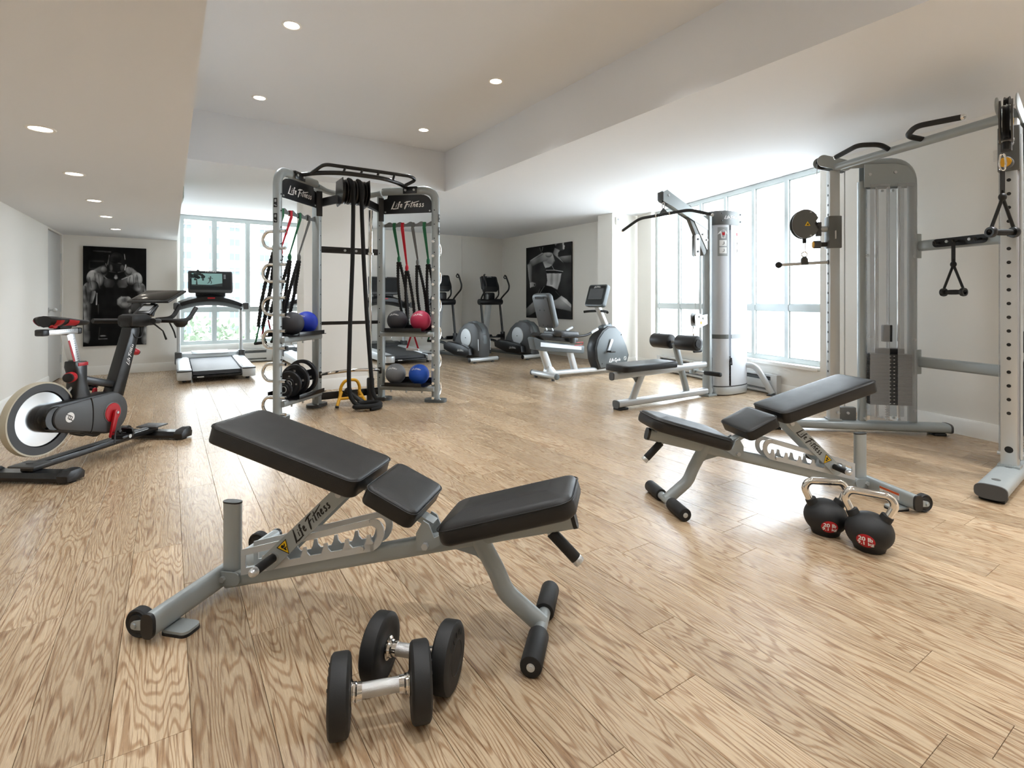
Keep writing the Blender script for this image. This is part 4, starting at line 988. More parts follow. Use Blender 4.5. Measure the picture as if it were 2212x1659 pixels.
# black overhead pull-up frame
low = fillet([(-.60, -.20, 2.335), (-.42, -.36, 2.355), (-.2, -.47, 2.36), (.2, -.47, 2.36), (.42, -.36, 2.355), (.60, -.20, 2.335)], .16, 6)
hi = fillet([(-.47, -.33, 2.35), (-.38, -.43, 2.43), (.52, -.43, 2.43), (.60, -.38, 2.41), (.50, -.29, 2.35)], .06, 5)
part('pullup_bar', MB().tube(low, .022, 14), 'black_paint', rig); part('pullup_grip_bar', MB().tube(hi, .018, 14), 'black_paint', rig)
for x in (-.2, -.03, .14, .31): part('pullup_strut', MB().tube([(x, -.46, 2.36), (x + .03, -.43, 2.43)], .012, 8), 'black_paint', rig)
for s in (-1, 1):
    bp, fp, d, nin = TW[s]; c = bp + d * .36 + P3(0, 0, HR + .028); mb = MB().bar(c - d * .08, c + d * .08, .1, .02, bev=.004); mb.bar(c - d * .08 + nin * .048 - P3(0, 0, .03), c + d * .08 + nin * .048 - P3(0, 0, .03), .008, .075, bev=.003)
    part('pullup_mount', mb, 'black_paint', rig)
    for k in (-.05, .05): part('bolt', MB().cyl(c + d * k + nin * .05 - P3(0, 0, .03), c + d * k + nin * .062 - P3(0, 0, .03), .012, 10), 'steel', rig)
    # arms that carry the rope drum
    part('drum_arm', MB().bar((s * .33, -.005, 2.12), (s * .1 - .03, -.16, 2.17), .03, .085, bev=.004), 'black_paint', rig)
    part('arm_plate', MB().box((s * .33, -.045, 2.11), (.06, .012, .26), rot=(0, 0, 0), bev=.004), 'black_paint', rig)
# rope drum: side cheeks and a ridged pulley
DC = Vector((-.03, -.2, 2.23))
prof = [(0, -.13)]
for k in range(4):
    z = -.13 + k * .065; prof += [(.085, z), (.125, z + .006), (.128, z + .022), (.105, z + .034), (.128, z + .046), (.125, z + .059)]
prof += [(.085, .13), (0, .13)]
part('rope_drum', MB().lathe(prof, DC, (1, 0, 0), 36), 'black_plastic', rig)
for s in (-1, 1): part('drum_cheek', MB().prism([(-.13, .12), (.12, .12), (.15, -.08), (.08, -.15), (-.09, -.14), (-.15, -.05)], .008, DC + P3(s * .137, 0, 0), (0, 1, 0), (0, 0, 1)), 'black_paint', rig)

# ------------------------------------------------------------------ rope through the drum
def wob(pts, a, seed):
    rg = random.Random(seed); return [Vector(p) + Vector((rg.uniform(-a, a), rg.uniform(-a, a), 0)) for p in pts]
rope = thing('pulling_rope', 'thick black pulling rope hanging from the rig drum, tail coiled on the floor', 'rope', rig_world((0, -.45, 0)), RIG_A)
mv = Vector((0, .45, 0))
A = [(-.075, -.20, 2.362), (-.07, -.30, 2.33), (-.065, -.335, 2.23), (-.066, -.34, 2.05), (-.08, -.36, 1.5), (-.115, -.4, .9), (-.135, -.42, .35), (-.13, -.43, .14), (-.06, -.47, .045), (.04, -.50, .032)]
coil = [(.04 + .13 * math.cos(R(a)), -.47 + .085 * math.sin(R(a)), .026 + .038 * (a + 90) / 600) for a in range(-90, 500, 24)]
Bp = [(.02, -.20, 2.362), (.02, -.30, 2.33), (.02, -.335, 2.23), (.02, -.34, 2.05), (.035, -.36, 1.5), (.06, -.39, .9), (.095, -.41, .35), (.11, -.42, .16)]
part('strand', MB().tube([Vector(p) + mv for p in fillet([Vector(p) for p in A], .08, 3)], .021, 12), 'rope', rope)
part('strand', MB().tube([Vector(p) + mv for p in fillet([Vector(p) for p in Bp] + [Vector((.13, -.45, .11))], .08, 3)], .021, 12), 'rope', rope)
part('coil', MB().tube([Vector(p) + mv for p in coil], .0225, 12), 'rope', rope)

# ------------------------------------------------------------------ upright chrome bar in its holder
c = rig_world((.205, -.055, 0)); t = thing('upright_barbell', 'chrome bar standing upright in a black holder at the rig, left of the right tower', 'barbell', c, RIG_A)
part('shaft', MB().cyl((0, 0, .2), (0, 0, 1.62), .0145, 16), 'chrome', t); part('sleeve', MB().cyl((0, 0, 1.62), (0, 0, 2.09), .0255, 24, .003), 'chrome', t); part('sleeve_collar', MB().lathe([(0, 0), (.037, 0), (.037, .02), (.03, .026), (0, .026)], (0, 0, 1.60), (0, 0, 1), 24), 'chrome', t)
part('lower_sleeve', MB().cyl((0, 0, .012), (0, 0, .22), .025, 20), 'chrome', t); part('holder', MB().lathe([(.026, .0), (.04, .0), (.04, .25), (.033, .26), (.026, .26)], (0, 0, .0), (0, 0, 1), 24), 'black_paint', t)

# ------------------------------------------------------------------ yellow stand
c = rig_world((-.04, -.16, 0)); t = thing('yellow_stand', 'yellow tubular A-frame stand with a black grip tube at the foot of the rig', 'stand', c, RIG_A)
part('hoop', MB().tube(fillet([(-.10, .03, .10), (-.10, .02, .2), (-.06, .0, .27), (.06, 0, .27), (.10, .02, .2), (.10, .03, .1)], .09, 6), .016, 14), 'yellow_paint', t)
for s in (-1, 1):
    part('leg', MB().tube([(s * .09, .02, .15), (s * .155, -.05, .012)], .0165, 14), 'yellow_paint', t); part('foot_cap', MB().tube([(s * .152, -.047, .018), (s * .1575, -.0525, .004)], .0185, 12), 'rubber', t)
part('cross_bar', MB().tube([(-.12, -.015, .085), (.12, -.015, .085)], .015, 12), 'yellow_paint', t)
part('grip_tube', MB().tube([(-.02, .03, .15), (.03, -.1, .095), (.07, -.19, .055)], .026, 16), 'rubber', t); part('swivel', MB().sphere((-.02, .02, .15), .042, 18, 12), 'black_plastic', t)

# ------------------------------------------------------------------ medicine balls
def ball(label, p, material, az, r=.112):
    t = thing('medicine_ball', label, 'medicine ball', p, 0, 'medicine balls on the rig shelves'); C0 = Vector((0, 0, r))
    part('ball', MB().sphere(C0, r, 36, 22), material, t)
    d = Vector((math.sin(R(az)) * math.cos(R(38)), -math.cos(R(az)) * math.cos(R(38)), math.sin(R(38)))); X = Vector((math.cos(R(az)), math.sin(R(az)), 0)); Y = d.cross(X); Y = Y if Y.z > 0 else -Y
    mb = MB(); logo(mb, C0 + d * r, X, Y, .115, 'f', lambda p_: C0 + (p_ - C0).normalized() * (r + .0008)); part('ball_lettering', mb, 'white_print', t)
def on_shelf(s, f, z, off=0.):
    bp, fp, d, nin = TW[s]; p = bp + (fp - bp) * f + nin * off; w = rig_world(p); return Vector((w.x, w.y, z))
ZU, ZL = .7705, .1805
ball('charcoal medicine ball on the left tower upper shelf', on_shelf(-1, .66, ZU), 'ball_black', -20)
ball('royal blue medicine ball on the left tower upper shelf', on_shelf(-1, .295, ZU), 'ball_royal', -20)
ball('charcoal medicine ball on the right tower upper shelf', on_shelf(1, .30, ZU), 'ball_black', -12)
ball('crimson medicine ball on the right tower upper shelf', on_shelf(1, .73, ZU), 'ball_red', -12)
ball('mid-grey medicine ball on the right tower lower shelf', on_shelf(1, .27, ZL), 'ball_grey', -12)
ball('bright blue medicine ball on the right tower lower shelf', on_shelf(1, .70, ZL), 'ball_blue', -12)

# ------------------------------------------------------------------ weight plates on the lower left shelf
bp, fp, d, nin = TW[-1]; ax = (RIG_M.to_3x3() @ d)
def wplate(label, f, r, th, num, holes):
    p = on_shelf(-1, f, ZL + .002, .01); t = thing('weight_plate', label, 'weight plate', p, 0, 'weight plates on the rig shelf'); c = Vector((0, 0, r))
    n = 48; ro = [(r - .0, -th / 2 + .004), (r, th / 2 - .004)]
    prof = [(.026, -th / 2), (.05, -th / 2), (.055, -th * .3), (r * .72, -th * .3), (r * .78, -th / 2), (r - .006, -th / 2), (r, -th / 2 + .006), (r, th / 2 - .006), (r - .006, th / 2), (r * .78, th / 2), (r * .72, th * .3), (.055, th * .3), (.05, th / 2), (.026, th / 2), (.026, -th / 2)]
    if not holes: part('disc', MB().lathe(prof, c, ax, n), 'plate_black', t)
    else:
        part('rim', MB().lathe([(r * .8, -th / 2), (r - .006, -th / 2), (r, -th / 2 + .006), (r, th / 2 - .006), (r - .006, th / 2), (r * .8, th / 2), (r * .8, -th / 2)], c, ax, n), 'plate_black', t)
        x = ax.orthogonal().normalized(); y = ax.cross(x); part('hub', MB().lathe([(.026, -th / 2), (r * .42, -th / 2), (r * .42, th / 2), (.026, th / 2), (.026, -th / 2)], c, ax, n), 'plate_black', t)
        for k in range(3):
            a = k * 2 * math.pi / 3 + .5; e = x * math.cos(a) + y * math.sin(a); part('spoke', MB().bar(c + e * r * .38, c + e * r * .84, r * .62, th * .7, up=tuple(ax)), 'plate_black', t)
    part('hub_ring', MB().ring(c + ax * (th / 2), ax, .03, .004, 28, 8), 'steel', t)
    X = Vector((0, 0, 1)).cross(ax); X = X if X.x > 0 else -X
    mb = MB(); text(mb, num, c + ax * (th / 2 + .001 - (0 if holes else th * .18)) + P3(0, 0, r * .58) - X * 0, X, (0, 0, 1), r * .16, 0, .01); text(mb, num, c + ax * (th / 2 + .001 - (0 if holes else th * .18)) + X * r * .6, X, (0, 0, 1), r * .16, 0, .01); part('plate_number', mb, 'white_print', t)
wplate('smallest black weight plate, front of the stack on the lower left shelf', .87, .085, .022, '5', False)
wplate('ten pound black weight plate behind the smallest one on the lower left shelf', .74, .125, .026, '10', False)
wplate('thick black weight plate third in the stack on the lower left shelf', .60, .15, .034, '25', False)
wplate('largest black weight plate with grip openings at the back of the lower left shelf', .42, .168, .036, '45', True)

# ------------------------------------------------------------------ resistance bands
def band(label, s, f, strap, ztop, zend, drift, handle=True):
    bp, fp, d, nin = TW[s]; o = bp + (fp - bp) * f; w = rig_world((o.x, o.y, 0)); t = thing('resistance_band', label, 'resistance band', w, RIG_A, 'bungee bands on the rig')
    e = -nin
    def at(k, z, lat=0.): return e * (.02 + .19 * k) + d * (drift * k + lat) + P3(0, 0, z)
    z0 = 1.962; zs = ztop
    k1 = (z0 - zs) / (z0 - zend)
    mb = MB()
    # loop over the hanger
    mb.bar(e * .012 + P3(0, 0, 1.915), e * .012 + P3(0, 0, 1.962), .03, .0035, up=tuple(e)); mb.bar(nin * .012 + P3(0, 0, 1.9), nin * .012 + P3(0, 0, 1.962), .034, .0035, up=tuple(e)); mb.bar(nin * .013 + P3(0, 0, 1.9635), e * .013 + P3(0, 0, 1.9635), .03, .003)
    for lt in (-.010, .010):
        a = nin * .012 + P3(0, 0, 1.905) + d * lt; b = at(k1, zs, lt * .1); mb.bar(a, b, .018, .0035, up=tuple(e))
    part('strap', mb, strap, t)
    part('strap_knot', MB().sphere(at(k1, zs - .03), .024, 12, 8, (.8, .8, 1.7)), strap, t)
    zk = zs - .06
    for lt in (-1, 1):
        n = 46; pts = []; rs = []
        for i in range(n):
            u = i / (n - 1); kk = k1 + (1 - k1) * u; z = zk + (zend - zk) * u; pts.append(at(kk, z, lt * (.010 + .035 * math.sin(u * math.pi * .8)))); rs.append(.0185 if i % 2 else .014)
        part('bungee_cord', MB().tube(pts, rs, 10), 'cord_black', t, angle=80)
    if handle:
        h = at(1, zend); mb = MB()
        for lt in (-1, 1): mb.bar(h + d * lt * .02, h + d * lt * .07 + P3(0, 0, -.15), .02, .003, up=tuple(e))
        part('handle_strap', mb, strap, t); part('handle_tube', MB().tube([h + d * -.075 + P3(0, 0, -.155), h + d * .075 + P3(0, 0, -.155)], .014, 12), 'white_print' if strap == 'red_strap' else 'rubber', t)
band('green-strapped bungee band hung nearest the left tower front upright', -1, .90, 'green_strap', 1.62, .86, .02)
band('red-strapped bungee band on the left tower', -1, .70, 'red_strap', 1.60, .92, .06)
band('green-strapped bungee band hung in the middle of the left tower', -1, .48, 'green_strap', 1.56, .86, .06)
band('grey-strapped bungee band on the left tower', -1, .24, 'grey_strap', 1.57, .86, .08)
band('green-strapped bungee band hung nearest the inner post of the right tower', 1, .25, 'green_strap', 1.60, .90, .04)
band('red-strapped bungee band on the right tower, its handle under the shelf', 1, .40, 'red_strap', 1.50, .70, .03)
band('grey-strapped bungee band on the right tower', 1, .59, 'grey_strap', 1.56, .88, .05)
band('green-strapped bungee band hung nearest the outer post of the right tower', 1, .80, 'green_strap', 1.57, .80, .03)
# ================================================================== indoor cycle (x forwards, y to its left; camera sees the right side)
t = thing('indoor_cycle', 'black indoor cycle with a silver flywheel, red chainring and red-black saddle', 'exercise bike', (-2.94, 3.18, 0), 87)
XZ = dict(x=(1, 0, 0), y=(0, 0, 1))
for x, nm in ((-.01, 'rear_stabilizer'), (.985, 'front_stabilizer')):
    mb = MB(); prof = [(-.055, 0.012), (.055, .012), (.06, .035), (.04, .062), (-.04, .062), (-.06, .035)]
    mb.prism(prof, .46, (x, 0, 0), (1, 0, 0), (0, 0, 1), bev=.004); st = part(nm, mb, 'black_paint', t)
    for s in (-1, 1):
        mb = MB().prism([(-.06, .008), (.06, .008), (.066, .05), (.035, .088 if x > .5 else .078), (-.035, .078), (-.066, .05)], .075, (x, s * .255, 0), (1, 0, 0), (0, 0, 1), bev=.012); part('stabilizer_end', mb, 'black_plastic', st)
        part('leveller', MB().cyl((x, s * .26, 0), (x, s * .26, .014), .022, 16), 'rubber', st)
        if x > .5: part('transport_wheel', MB().cyl((x + .055, s * .255 - .014, .055), (x + .055, s * .255 + .014, .055), .03, 20, .004), 'rubber', st)
part('base_beam', MB().bar((-.04, 0, .083), (1.0, 0, .075), .085, .042, bev=.008), 'black_paint', t)
part('base_beam_top', MB().bar((-.02, 0, .106), (.98, 0, .098), .05, .006, bev=.002), 'dark_grey', t)
for x in (-.01, .985): part('beam_bracket', MB().box((x, 0, .1), (.13, .17, .012), bev=.004), 'dark_grey', t)
# flywheel
wc = Vector((.045, 0, .366))
fw = part('flywheel', MB().lathe([(.165, -.012), (.172, -.019), (.218, -.019), (.222, -.016), (.222, .016), (.218, .019), (.172, .019), (.165, .012)], wc, (0, 1, 0), 64), 'black_paint', t)
part('flywheel_rim', MB().lathe([(.218, -.021), (.2275, -.0215), (.2285, -.019), (.2285, .019), (.2275, .0215), (.218, .021)], wc, (0, 1, 0), 64), 'cream_rim', fw)
o_ = part('flywheel_disc', MB().lathe([(0, -.014), (.05, -.014), (.168, -.011), (.168, .011), (.05, .014), (0, .014)], (0, 0, 0), (0, 1, 0), 64), 'flywheel_metal', fw); o_.location = wc
# drive housing: black back shell, grey cover, red crank disc
part('rear_fork', MB().prism(hull2((.045, .366), .05, (.40, .215), .05) , .03, (0, -.045, 0), **XZ, bev=.008).prism(hull2((.045, .366), .05, (.40, .215), .05), .03, (0, .045, 0), **XZ, bev=.008), 'black_paint', t)
part('drive_shell', MB().prism(hull2((.085, .362), .088, (.49, .312), .145, 26), .12, (0, -.015, 0), **XZ, bev=.01), 'black_plastic', t)
part('hub_cover', MB().lathe([(0, .0), (.08, .0), (.079, -.012), (.07, -.02), (0, -.022)], (.072, -.06, .362), (0, 1, 0), 36), 'gloss_black', t)
cv = part('drive_cover', MB().prism(hull2((.125, .356), .077, (.488, .312), .138, 26), .03, (0, -.078, 0), **XZ, bev=.008), 'dark_grey', t)
part('cover_seam', MB().tube([(.30 + .03 * math.cos(R(a)) , -.0935, .33 + .125 * math.sin(R(a))) for a in range(-70, 71, 10)], .004, 6), 'black_plastic', cv)
em = part('round_emblem', MB().lathe([(0, 0), (.032, 0), (.032, .001), (0, .001)], (.155, -.0935, .352), (0, -1, 0), 32), 'white_print', cv)
mb = MB()
for k, (dx, dz) in enumerate(((-.012, .006), (0, 0), (.011, -.008))):
    mb.tube([(.155 + dx - .012, -.0949, .352 + dz + .018), (.155 + dx + .006, -.0949, .352 + dz + .008), (.155 + dx - .004, -.0949, .352 + dz - .008), (.155 + dx + .008, -.0949, .352 + dz - .02)], .0022, 6)
part('emblem_waves', mb, 'black_print', em)
part('crank_disc', MB().lathe([(0, 0), (.066, 0), (.066, .004), (.062, .007), (0, .008)], (.488, -.0935, .312), (0, -1, 0), 40), 'red', t)
part('crank_disc_edge', MB().ring((.488, -.094, .312), (0, 1, 0), .069, .0035, 40, 6), 'mid_grey', t)
ca = Vector((.495, -.112, .312)); cb = Vector((.452, -.125, .155))
part('crank_arm', MB().prism(hull2((.495, .312), .02, (.452, .155), .014), .018, (0, -.115, 0), **XZ, bev=.004), 'red', t); part('crank_bolt', MB().cyl((.495, -.124, .312), (.495, -.13, .312), .009, 12), 'steel', t)
part('left_crank_arm', MB().prism(hull2((.48, .312), .02, (.525, .465), .014), .018, (0, .07, 0), **XZ, bev=.004), 'red', t)
for y0, px, pz, s in ((-.125, .452, .152, -1), (.08, .525, .468, 1)):
    mb = MB().box((px + .01, y0 + s * .065, pz), (.1, .085, .022), bev=.006); mb.box((px + .055, y0 + s * .065, pz + .028), (.016, .08, .05), rot=(0, -25, 0), bev=.004); mb.cyl((px, y0, pz), (px, y0 + s * .1, pz), .011, 12)
    pd = part('pedal', mb, 'black_plastic', t)
    mb = MB().box((px - .02, y0 + s * .065, pz + .034), (.03, .075, .004), rot=(0, 14, 0)); mb.tube([(px + .03, y0 + s * .03, pz + .012), (px + .0, y0 + s * .03, pz + .045), (px - .05, y0 + s * .06, pz + .03), (px - .10, y0 + s * .1, pz - .02)], .005, 6); part('toe_strap', mb, 'rubber', pd); part('pedal_plate', MB().cyl((px + .02, y0 + s * .108, pz), (px + .02, y0 + s * .113, pz), .013, 12), 'steel', pd)
# seat tube, post, rail, saddle
part('seat_tube', MB().prism([(.24, .40), (.40, .40), (.36, .47), (.335, .56), (.335, .695), (.24, .70), (.235, .66), (.255, .60), (.25, .52)], .085, (0, -.01, 0), **XZ, bev=.014), 'black_paint', t)
part('clamp_badge', MB().box((.295, -.0535, .678), (.075, .003, .022), bev=.001), 'red', t)
k = part('post_knob', MB().cyl((.235, -.03, .60), (.19, -.05, .60), .034, 20, .006), 'red', t); part('knob_cap', MB().cyl((.195, -.048, .60), (.178, -.055, .60), .03, 20, .005), 'black_plastic', k)
part('lower_curve', MB().tube(fillet([(.26, -.01, .53), (.225, -.01, .50), (.25, -.01, .46), (.30, -.01, .46)], .03, 5), .008, 8), 'steel', t)
part('seat_post', MB().bar((.295, 0, .66), (.235, 0, .885), .044, .062, up=(1, 0, 0), bev=.006), 'brushed', t)
mb = MB()
for k in range(12): c = Vector((.295, 0, .66)).lerp(Vector((.235, 0, .885)), .12 + k * .065); mb.box((c.x + .012, -.0225, c.z), (.012, .001, .003))
part('post_scale', mb, 'black_print', t)
part('post_stripe', MB().bar((.268, -.0228, .68), (.222, -.0228, .84), .001, .014, up=(1, 0, 0)), 'red', t)
rl = part('seat_rail', MB().bar((.05, 0, .90), (.30, 0, .90), .05, .036, bev=.005), 'brushed', t)
for a, b in ((.035, .085), (.285, .32)): part('rail_end', MB().bar((a, 0, .90), (b, 0, .90), .056, .042, bev=.008), 'black_plastic', rl)
mb = MB()
for k in range(14): mb.box((.1 + k * .013, -.0255, .908), (.002, .001, .008))
part('rail_scale', mb, 'black_print', rl)
part('rail_knob', MB().cyl((.10, -.05, .945), (.10, -.015, .945), .02, 16, .004), 'red', t)
def saddle_part(fx, rng, material, nm, par):
    n = 20; m = 14; vs = []; fs = []
    for i in range(n + 1):
        u = rng[0] + (rng[1] - rng[0]) * i / n; x = .075 + .30 * u; w = (.07 * (1 - u) ** .8 + .027) * (1 if u > .06 else (u / .06) ** .5 * .5 + .5); zc = .972 + .012 * math.cos(u * 3.0); th = .085 * (1 - u * .55)
        for j in range(m):
            a = R(fx[0] + (fx[1] - fx[0]) * j / (m - 1)); vs.append((x, w * math.cos(a), zc + (th * .45 if math.sin(a) > 0 else th) * math.sin(a) * (.55 if math.sin(a) > 0 else .62)))
    for i in range(n):
        for j in range(m - 1): fs.append((i * m + j, i * m + j + 1, (i + 1) * m + j + 1, (i + 1) * m + j))
    if fx[1] - fx[0] >= 360: fs += [tuple(range(m - 1)), tuple(n * m + j for j in range(m - 2, -1, -1))]
    return part(nm, MB().add(vs, fs), material, par, angle=60)
sd = saddle_part((0, 360), (0, 1), 'rubber', 'saddle', t)
for lo, hi, u0, u1 in ((185, 240, .02, .16), (176, 245, .30, .62), (-60, -5, .02, .16), (-65, 4, .30, .62)):
    o = saddle_part((lo, hi), (u0, u1), 'red', 'saddle_panel', sd); o.scale = (1, 1.03, 1); o.location = (0, 0, -.001)
part('saddle_clamp', MB().box((.2, 0, .935), (.09, .05, .035), bev=.008).tube([(.13, -.02, .95), (.17, -.025, .932), (.27, -.025, .932), (.31, -.012, .955)], .0035, 6).tube([(.13, .02, .95), (.17, .025, .932), (.27, .025, .932), (.31, .012, .955)], .0035, 6), 'black_plastic', t)
# frame tubes and head stem
part('top_tube', MB().bar((.31, -.005, .575), (.655, -.005, .475), .06, .05, bev=.012), 'black_paint', t)
stm = part('head_stem', MB().prism([(.53, .40), (.645, .40), (.80, .86), (.80, .90), (.715, .90), (.705, .86)], .085, (0, -.005, 0), **XZ, bev=.012), 'black_paint', t)
mb = MB(); sd_ = Vector((.155, 0, .46)).normalized(); logo(mb, Vector((.70, -.0484, .70)), sd_, Vector((-sd_.z, 0, sd_.x)), .16); part('stem_lettering', mb, 'white_print', stm)
k = part('stem_knob', MB().cyl((.775, -.0, .72), (.825, -.0, .705), .026, 18, .005), 'red', t); part('knob_cap', MB().cyl((.822, 0, .706), (.836, 0, .702), .022, 18, .004), 'black_plastic', k)
part('bar_slider', MB().bar((.70, 0, .93), (.98, 0, .935), .075, .055, bev=.01), 'black_plastic', t)
part('bar_hub', MB().box((.80, 0, .95), (.2, .13, .1), bev=.03), 'rubber', t)
# handlebars: outer loop with raised horns, inner elbow bars
for s in (-1, 1):
    part('handlebar', MB().tube(fillet([(.90, s * .02, .945), (.93, s * .16, .945), (.95, s * .245, .94), (1.06, s * .25, .945), (1.17, s * .235, 1.04)], .07, 6), .0175, 14), 'rubber', t)
    part('inner_grip', MB().tube(fillet([(.95, s * .06, .95), (1.08, s * .10, .96), (1.16, s * .10, 1.06)], .05, 5), .0165, 14), 'rubber', t)
    part('side_grip', MB().tube(fillet([(.90, s * .10, .945), (.80, s * .2, .945), (.69, s * .235, .95)], .08, 5), .0185, 14), 'rubber', t)
    part('bottle_cup', MB().lathe([(0, 0), (.03, .004), (.05, .03), (.053, .06), (.046, .06), (.042, .03), (0, .012)], (1.05, s * .19, .885), (0, 0, 1), 28), 'black_plastic', t)
part('brake_lever', MB().tube([(.90, -.08, .92), (.97, -.10, .86), (1.0, -.105, .79)], [.007, .005, .008], 8), 'rubber', t)
part('cable', MB().tube(fillet([(.86, -.03, .93), (.80, -.06, .82), (.74, -.05, .82), (.72, -.04, .88)], .05, 5), .005, 8), 'rubber', t)
cp = part('computer', MB().box((.93, 0, 1.03), (.12, .12, .025), rot=(0, -38, 0), bev=.006), 'black_plastic', t); part('computer_face', MB().box((.922, 0, 1.043), (.07, .085, .003), rot=(0, -38, 0)), 'grey_print', cp)
part('tablet_arm', MB().tube([(.97, 0, .98), (1.0, 0, 1.08)], .022, 12), 'black_plastic', t)
tb = part('tablet_tray', MB().box((1.04, 0, 1.135), (.235, .345, .02), rot=(0, -23, 0), bev=.008), 'black_plastic', t)
part('tablet_glass', MB().box((1.036, 0, 1.1455), (.19, .29, .003), rot=(0, -23, 0), bev=.001), 'gloss_black', tb)
part('device_port', MB().tube(fillet([(1.0, -.13, .93), (1.03, -.15, .85), (1.04, -.155, .80)], .03, 4), .006, 8), 'rubber', t)

# ================================================================== treadmills
def treadmill(label, v, u, picture=False):
    t = thing('treadmill', label, 'treadmill', W(v, u), 123.45, 'treadmills facing the back wall')
    D = Vector
    for s in (-1, 1):
        y = s * .385
        mb = MB().prism([(.0, .055), (1.95, .055), (1.95, .20), (1.45, .215), (.02, .165), (0, .15)], .17, (0, y, 0), **XZ, bev=.012); part('side_rail', mb, 'light_silver', t)
        part('foot_rail_pad', MB().prism([(.06, 0), (1.42, .048), (1.42, .056), (.06, .008)], .125, (0, y, .165), **XZ), 'light_silver', t)
        ec = part('rear_end_cap', MB().prism([(-.03, -.08), (.06, -.085), (.06, .085), (-.03, .08), (-.05, .04), (-.05, -.04)], .115, (0, y, .1), (1, 0, 0), (0, 1, 0), bev=.012), 'light_silver', t)
        part('cap_band', MB().prism([(-.034, -.084), (.2, -.088), (.2, .088), (-.034, .084), (-.055, .042), (-.055, -.042)], .018, (0, y, .163), (1, 0, 0), (0, 1, 0), bev=.004), 'dark_grey', ec)
        part('levelling_foot', MB().cyl((.15, y, 0), (.15, y, .06), .025, 16), 'rubber', t); part('levelling_foot', MB().cyl((1.75, y, 0), (1.75, y, .06), .025, 16), 'rubber', t)
        part('upright', MB().rtube((1.42, s * .43, .2), (1.45, s * .43, 1.0), .05, .095, up=(1, 0, 0), n=20, pw=3), 'light_silver', t)
        part('upright_boot', MB().prism([(1.33, .12), (1.53, .12), (1.52, .30), (1.35, .30)], .095, (0, s * .435, 0), **XZ, bev=.012), 'dark_grey', t)
        part('handrail', MB().tube(fillet([(1.40, s * .10, 1.16), (1.40, s * .25, 1.13), (1.42, s * .42, 1.02), (1.30, s * .46, 1.02), (1.02, s * .46, 1.02)], .08, 6), .03, 14, oval=(.032, .04)), 'black_plastic', t)
        part('rail_cap', MB().box((1.05, s * .46, 1.02), (.12, .085, .11), bev=.02), 'dark_grey', t)
    bl = part('running_belt', MB().prism([(.04, .15), (.02, .10), (.04, .09), (1.5, .12), (1.5, .205)], .58, (0, 0, 0), **XZ, bev=.01), 'belt', t)
    part('rear_roller_guard', MB().box((.02, 0, .075), (.05, .6, .03), bev=.006), 'black_plastic', t)
    lb = part('rating_label', MB().box((-.006, .2, .075), (.002, .08, .014)), 'white_print', t)
    part('motor_hood', MB().prism([(1.42, .06), (1.98, .06), (2.0, .14), (1.92, .22), (1.62, .285), (1.47, .27), (1.42, .215)], .82, (0, 0, 0), **XZ, bev=.03), 'light_silver' if picture else 'dark_grey', t)
    part('hood_panel', MB().prism([(1.45, .262), (1.52, .292), (1.62, .302), (1.85, .26), (1.85, .25), (1.47, .25)], .52, (0, 0, 0), **XZ, bev=.01), 'mid_grey', t)
    # console bridge and screen
    n = 15; vs = []; fs = []
    for i in range(n):
        y = -.44 + .88 * i / (n - 1); k = 1 - (abs(y) / .44) ** 2; zc = 1.02 + .10 * k; h = .07 + .02 * k; d = .10 + .05 * k
        for dx, dz in ((-d, -h * .3), (-d, h * .5), (-d * .2, h), (d, h), (d, -h), (-d * .3, -h)): vs.append((1.43 + dx, y, zc + dz))
    for i in range(n - 1):
        for j in range(6): fs.append((i * 6 + j, (i + 1) * 6 + j, (i + 1) * 6 + (j + 1) % 6, i * 6 + (j + 1) % 6))
    fs += [tuple(range(6)), tuple((n - 1) * 6 + j for j in range(5, -1, -1))]
    br = part('console_bridge', MB().add(vs, fs), 'black_plastic', t, angle=45); part('stop_key', MB().box((1.285, 0, 1.145), (.03, .10, .022), bev=.004), 'red', br)
    part('console_neck', MB().box((1.44, 0, 1.2), (.08, .42, .08), bev=.02), 'black_plastic', t)
    Mx = Matrix.Translation((1.42, 0, 1.40)) @ Matrix.Rotation(R(14), 4, 'Y')
    def loc(p): return Mx @ D(p)
    ax = (Mx.to_3x3() @ D((0, -1, 0)), Mx.to_3x3() @ D((0, 0, 1)))
    cs = part('console', MB().prism(rrect(.62, .36, .035), .055, loc((0, 0, 0)), ax[0], ax[1], bev=.012), 'dark_grey', t)
    part('screen_bezel', MB().prism(rrect(.57, .29, .01), .004, loc((-.0285, 0, .01)), ax[0], ax[1]), 'screen_glass', cs)
    mb = MB(); logo(mb, loc((-.0285, 0, .167)), ax[0], ax[1], .16); part('console_lettering', mb, 'white_print', cs)
    if picture:
        sc = loc((-.0312, .05, .02)); scr = part('screen_picture', MB().prism([(-.21, -.095), (.21, -.095), (.21, .115), (-.21, .115)], .001, sc, *ax), 'screen_sky', cs)
        mb = MB(); z = -Mx.to_3x3().col[0] * .0012
        mb.prism([(-.21, -.095), (.21, -.095), (.21, -.045), (.05, -.075), (-.21, -.07)], .0006, sc + z, *ax); mb.prism([(-.155, -.075), (-.13, -.075), (-.138, .02), (-.146, .02)], .0006, sc + z, *ax)
        rg = random.Random(3)
        for k in range(26): mb.prism(circ((-.14 + rg.gauss(0, .045), .07 + rg.gauss(0, .026)), .014 + .012 * rg.random(), 9), .0006, sc + z, *ax)
        part('tree_silhouette', mb, 'screen_dark', scr); mb = MB()
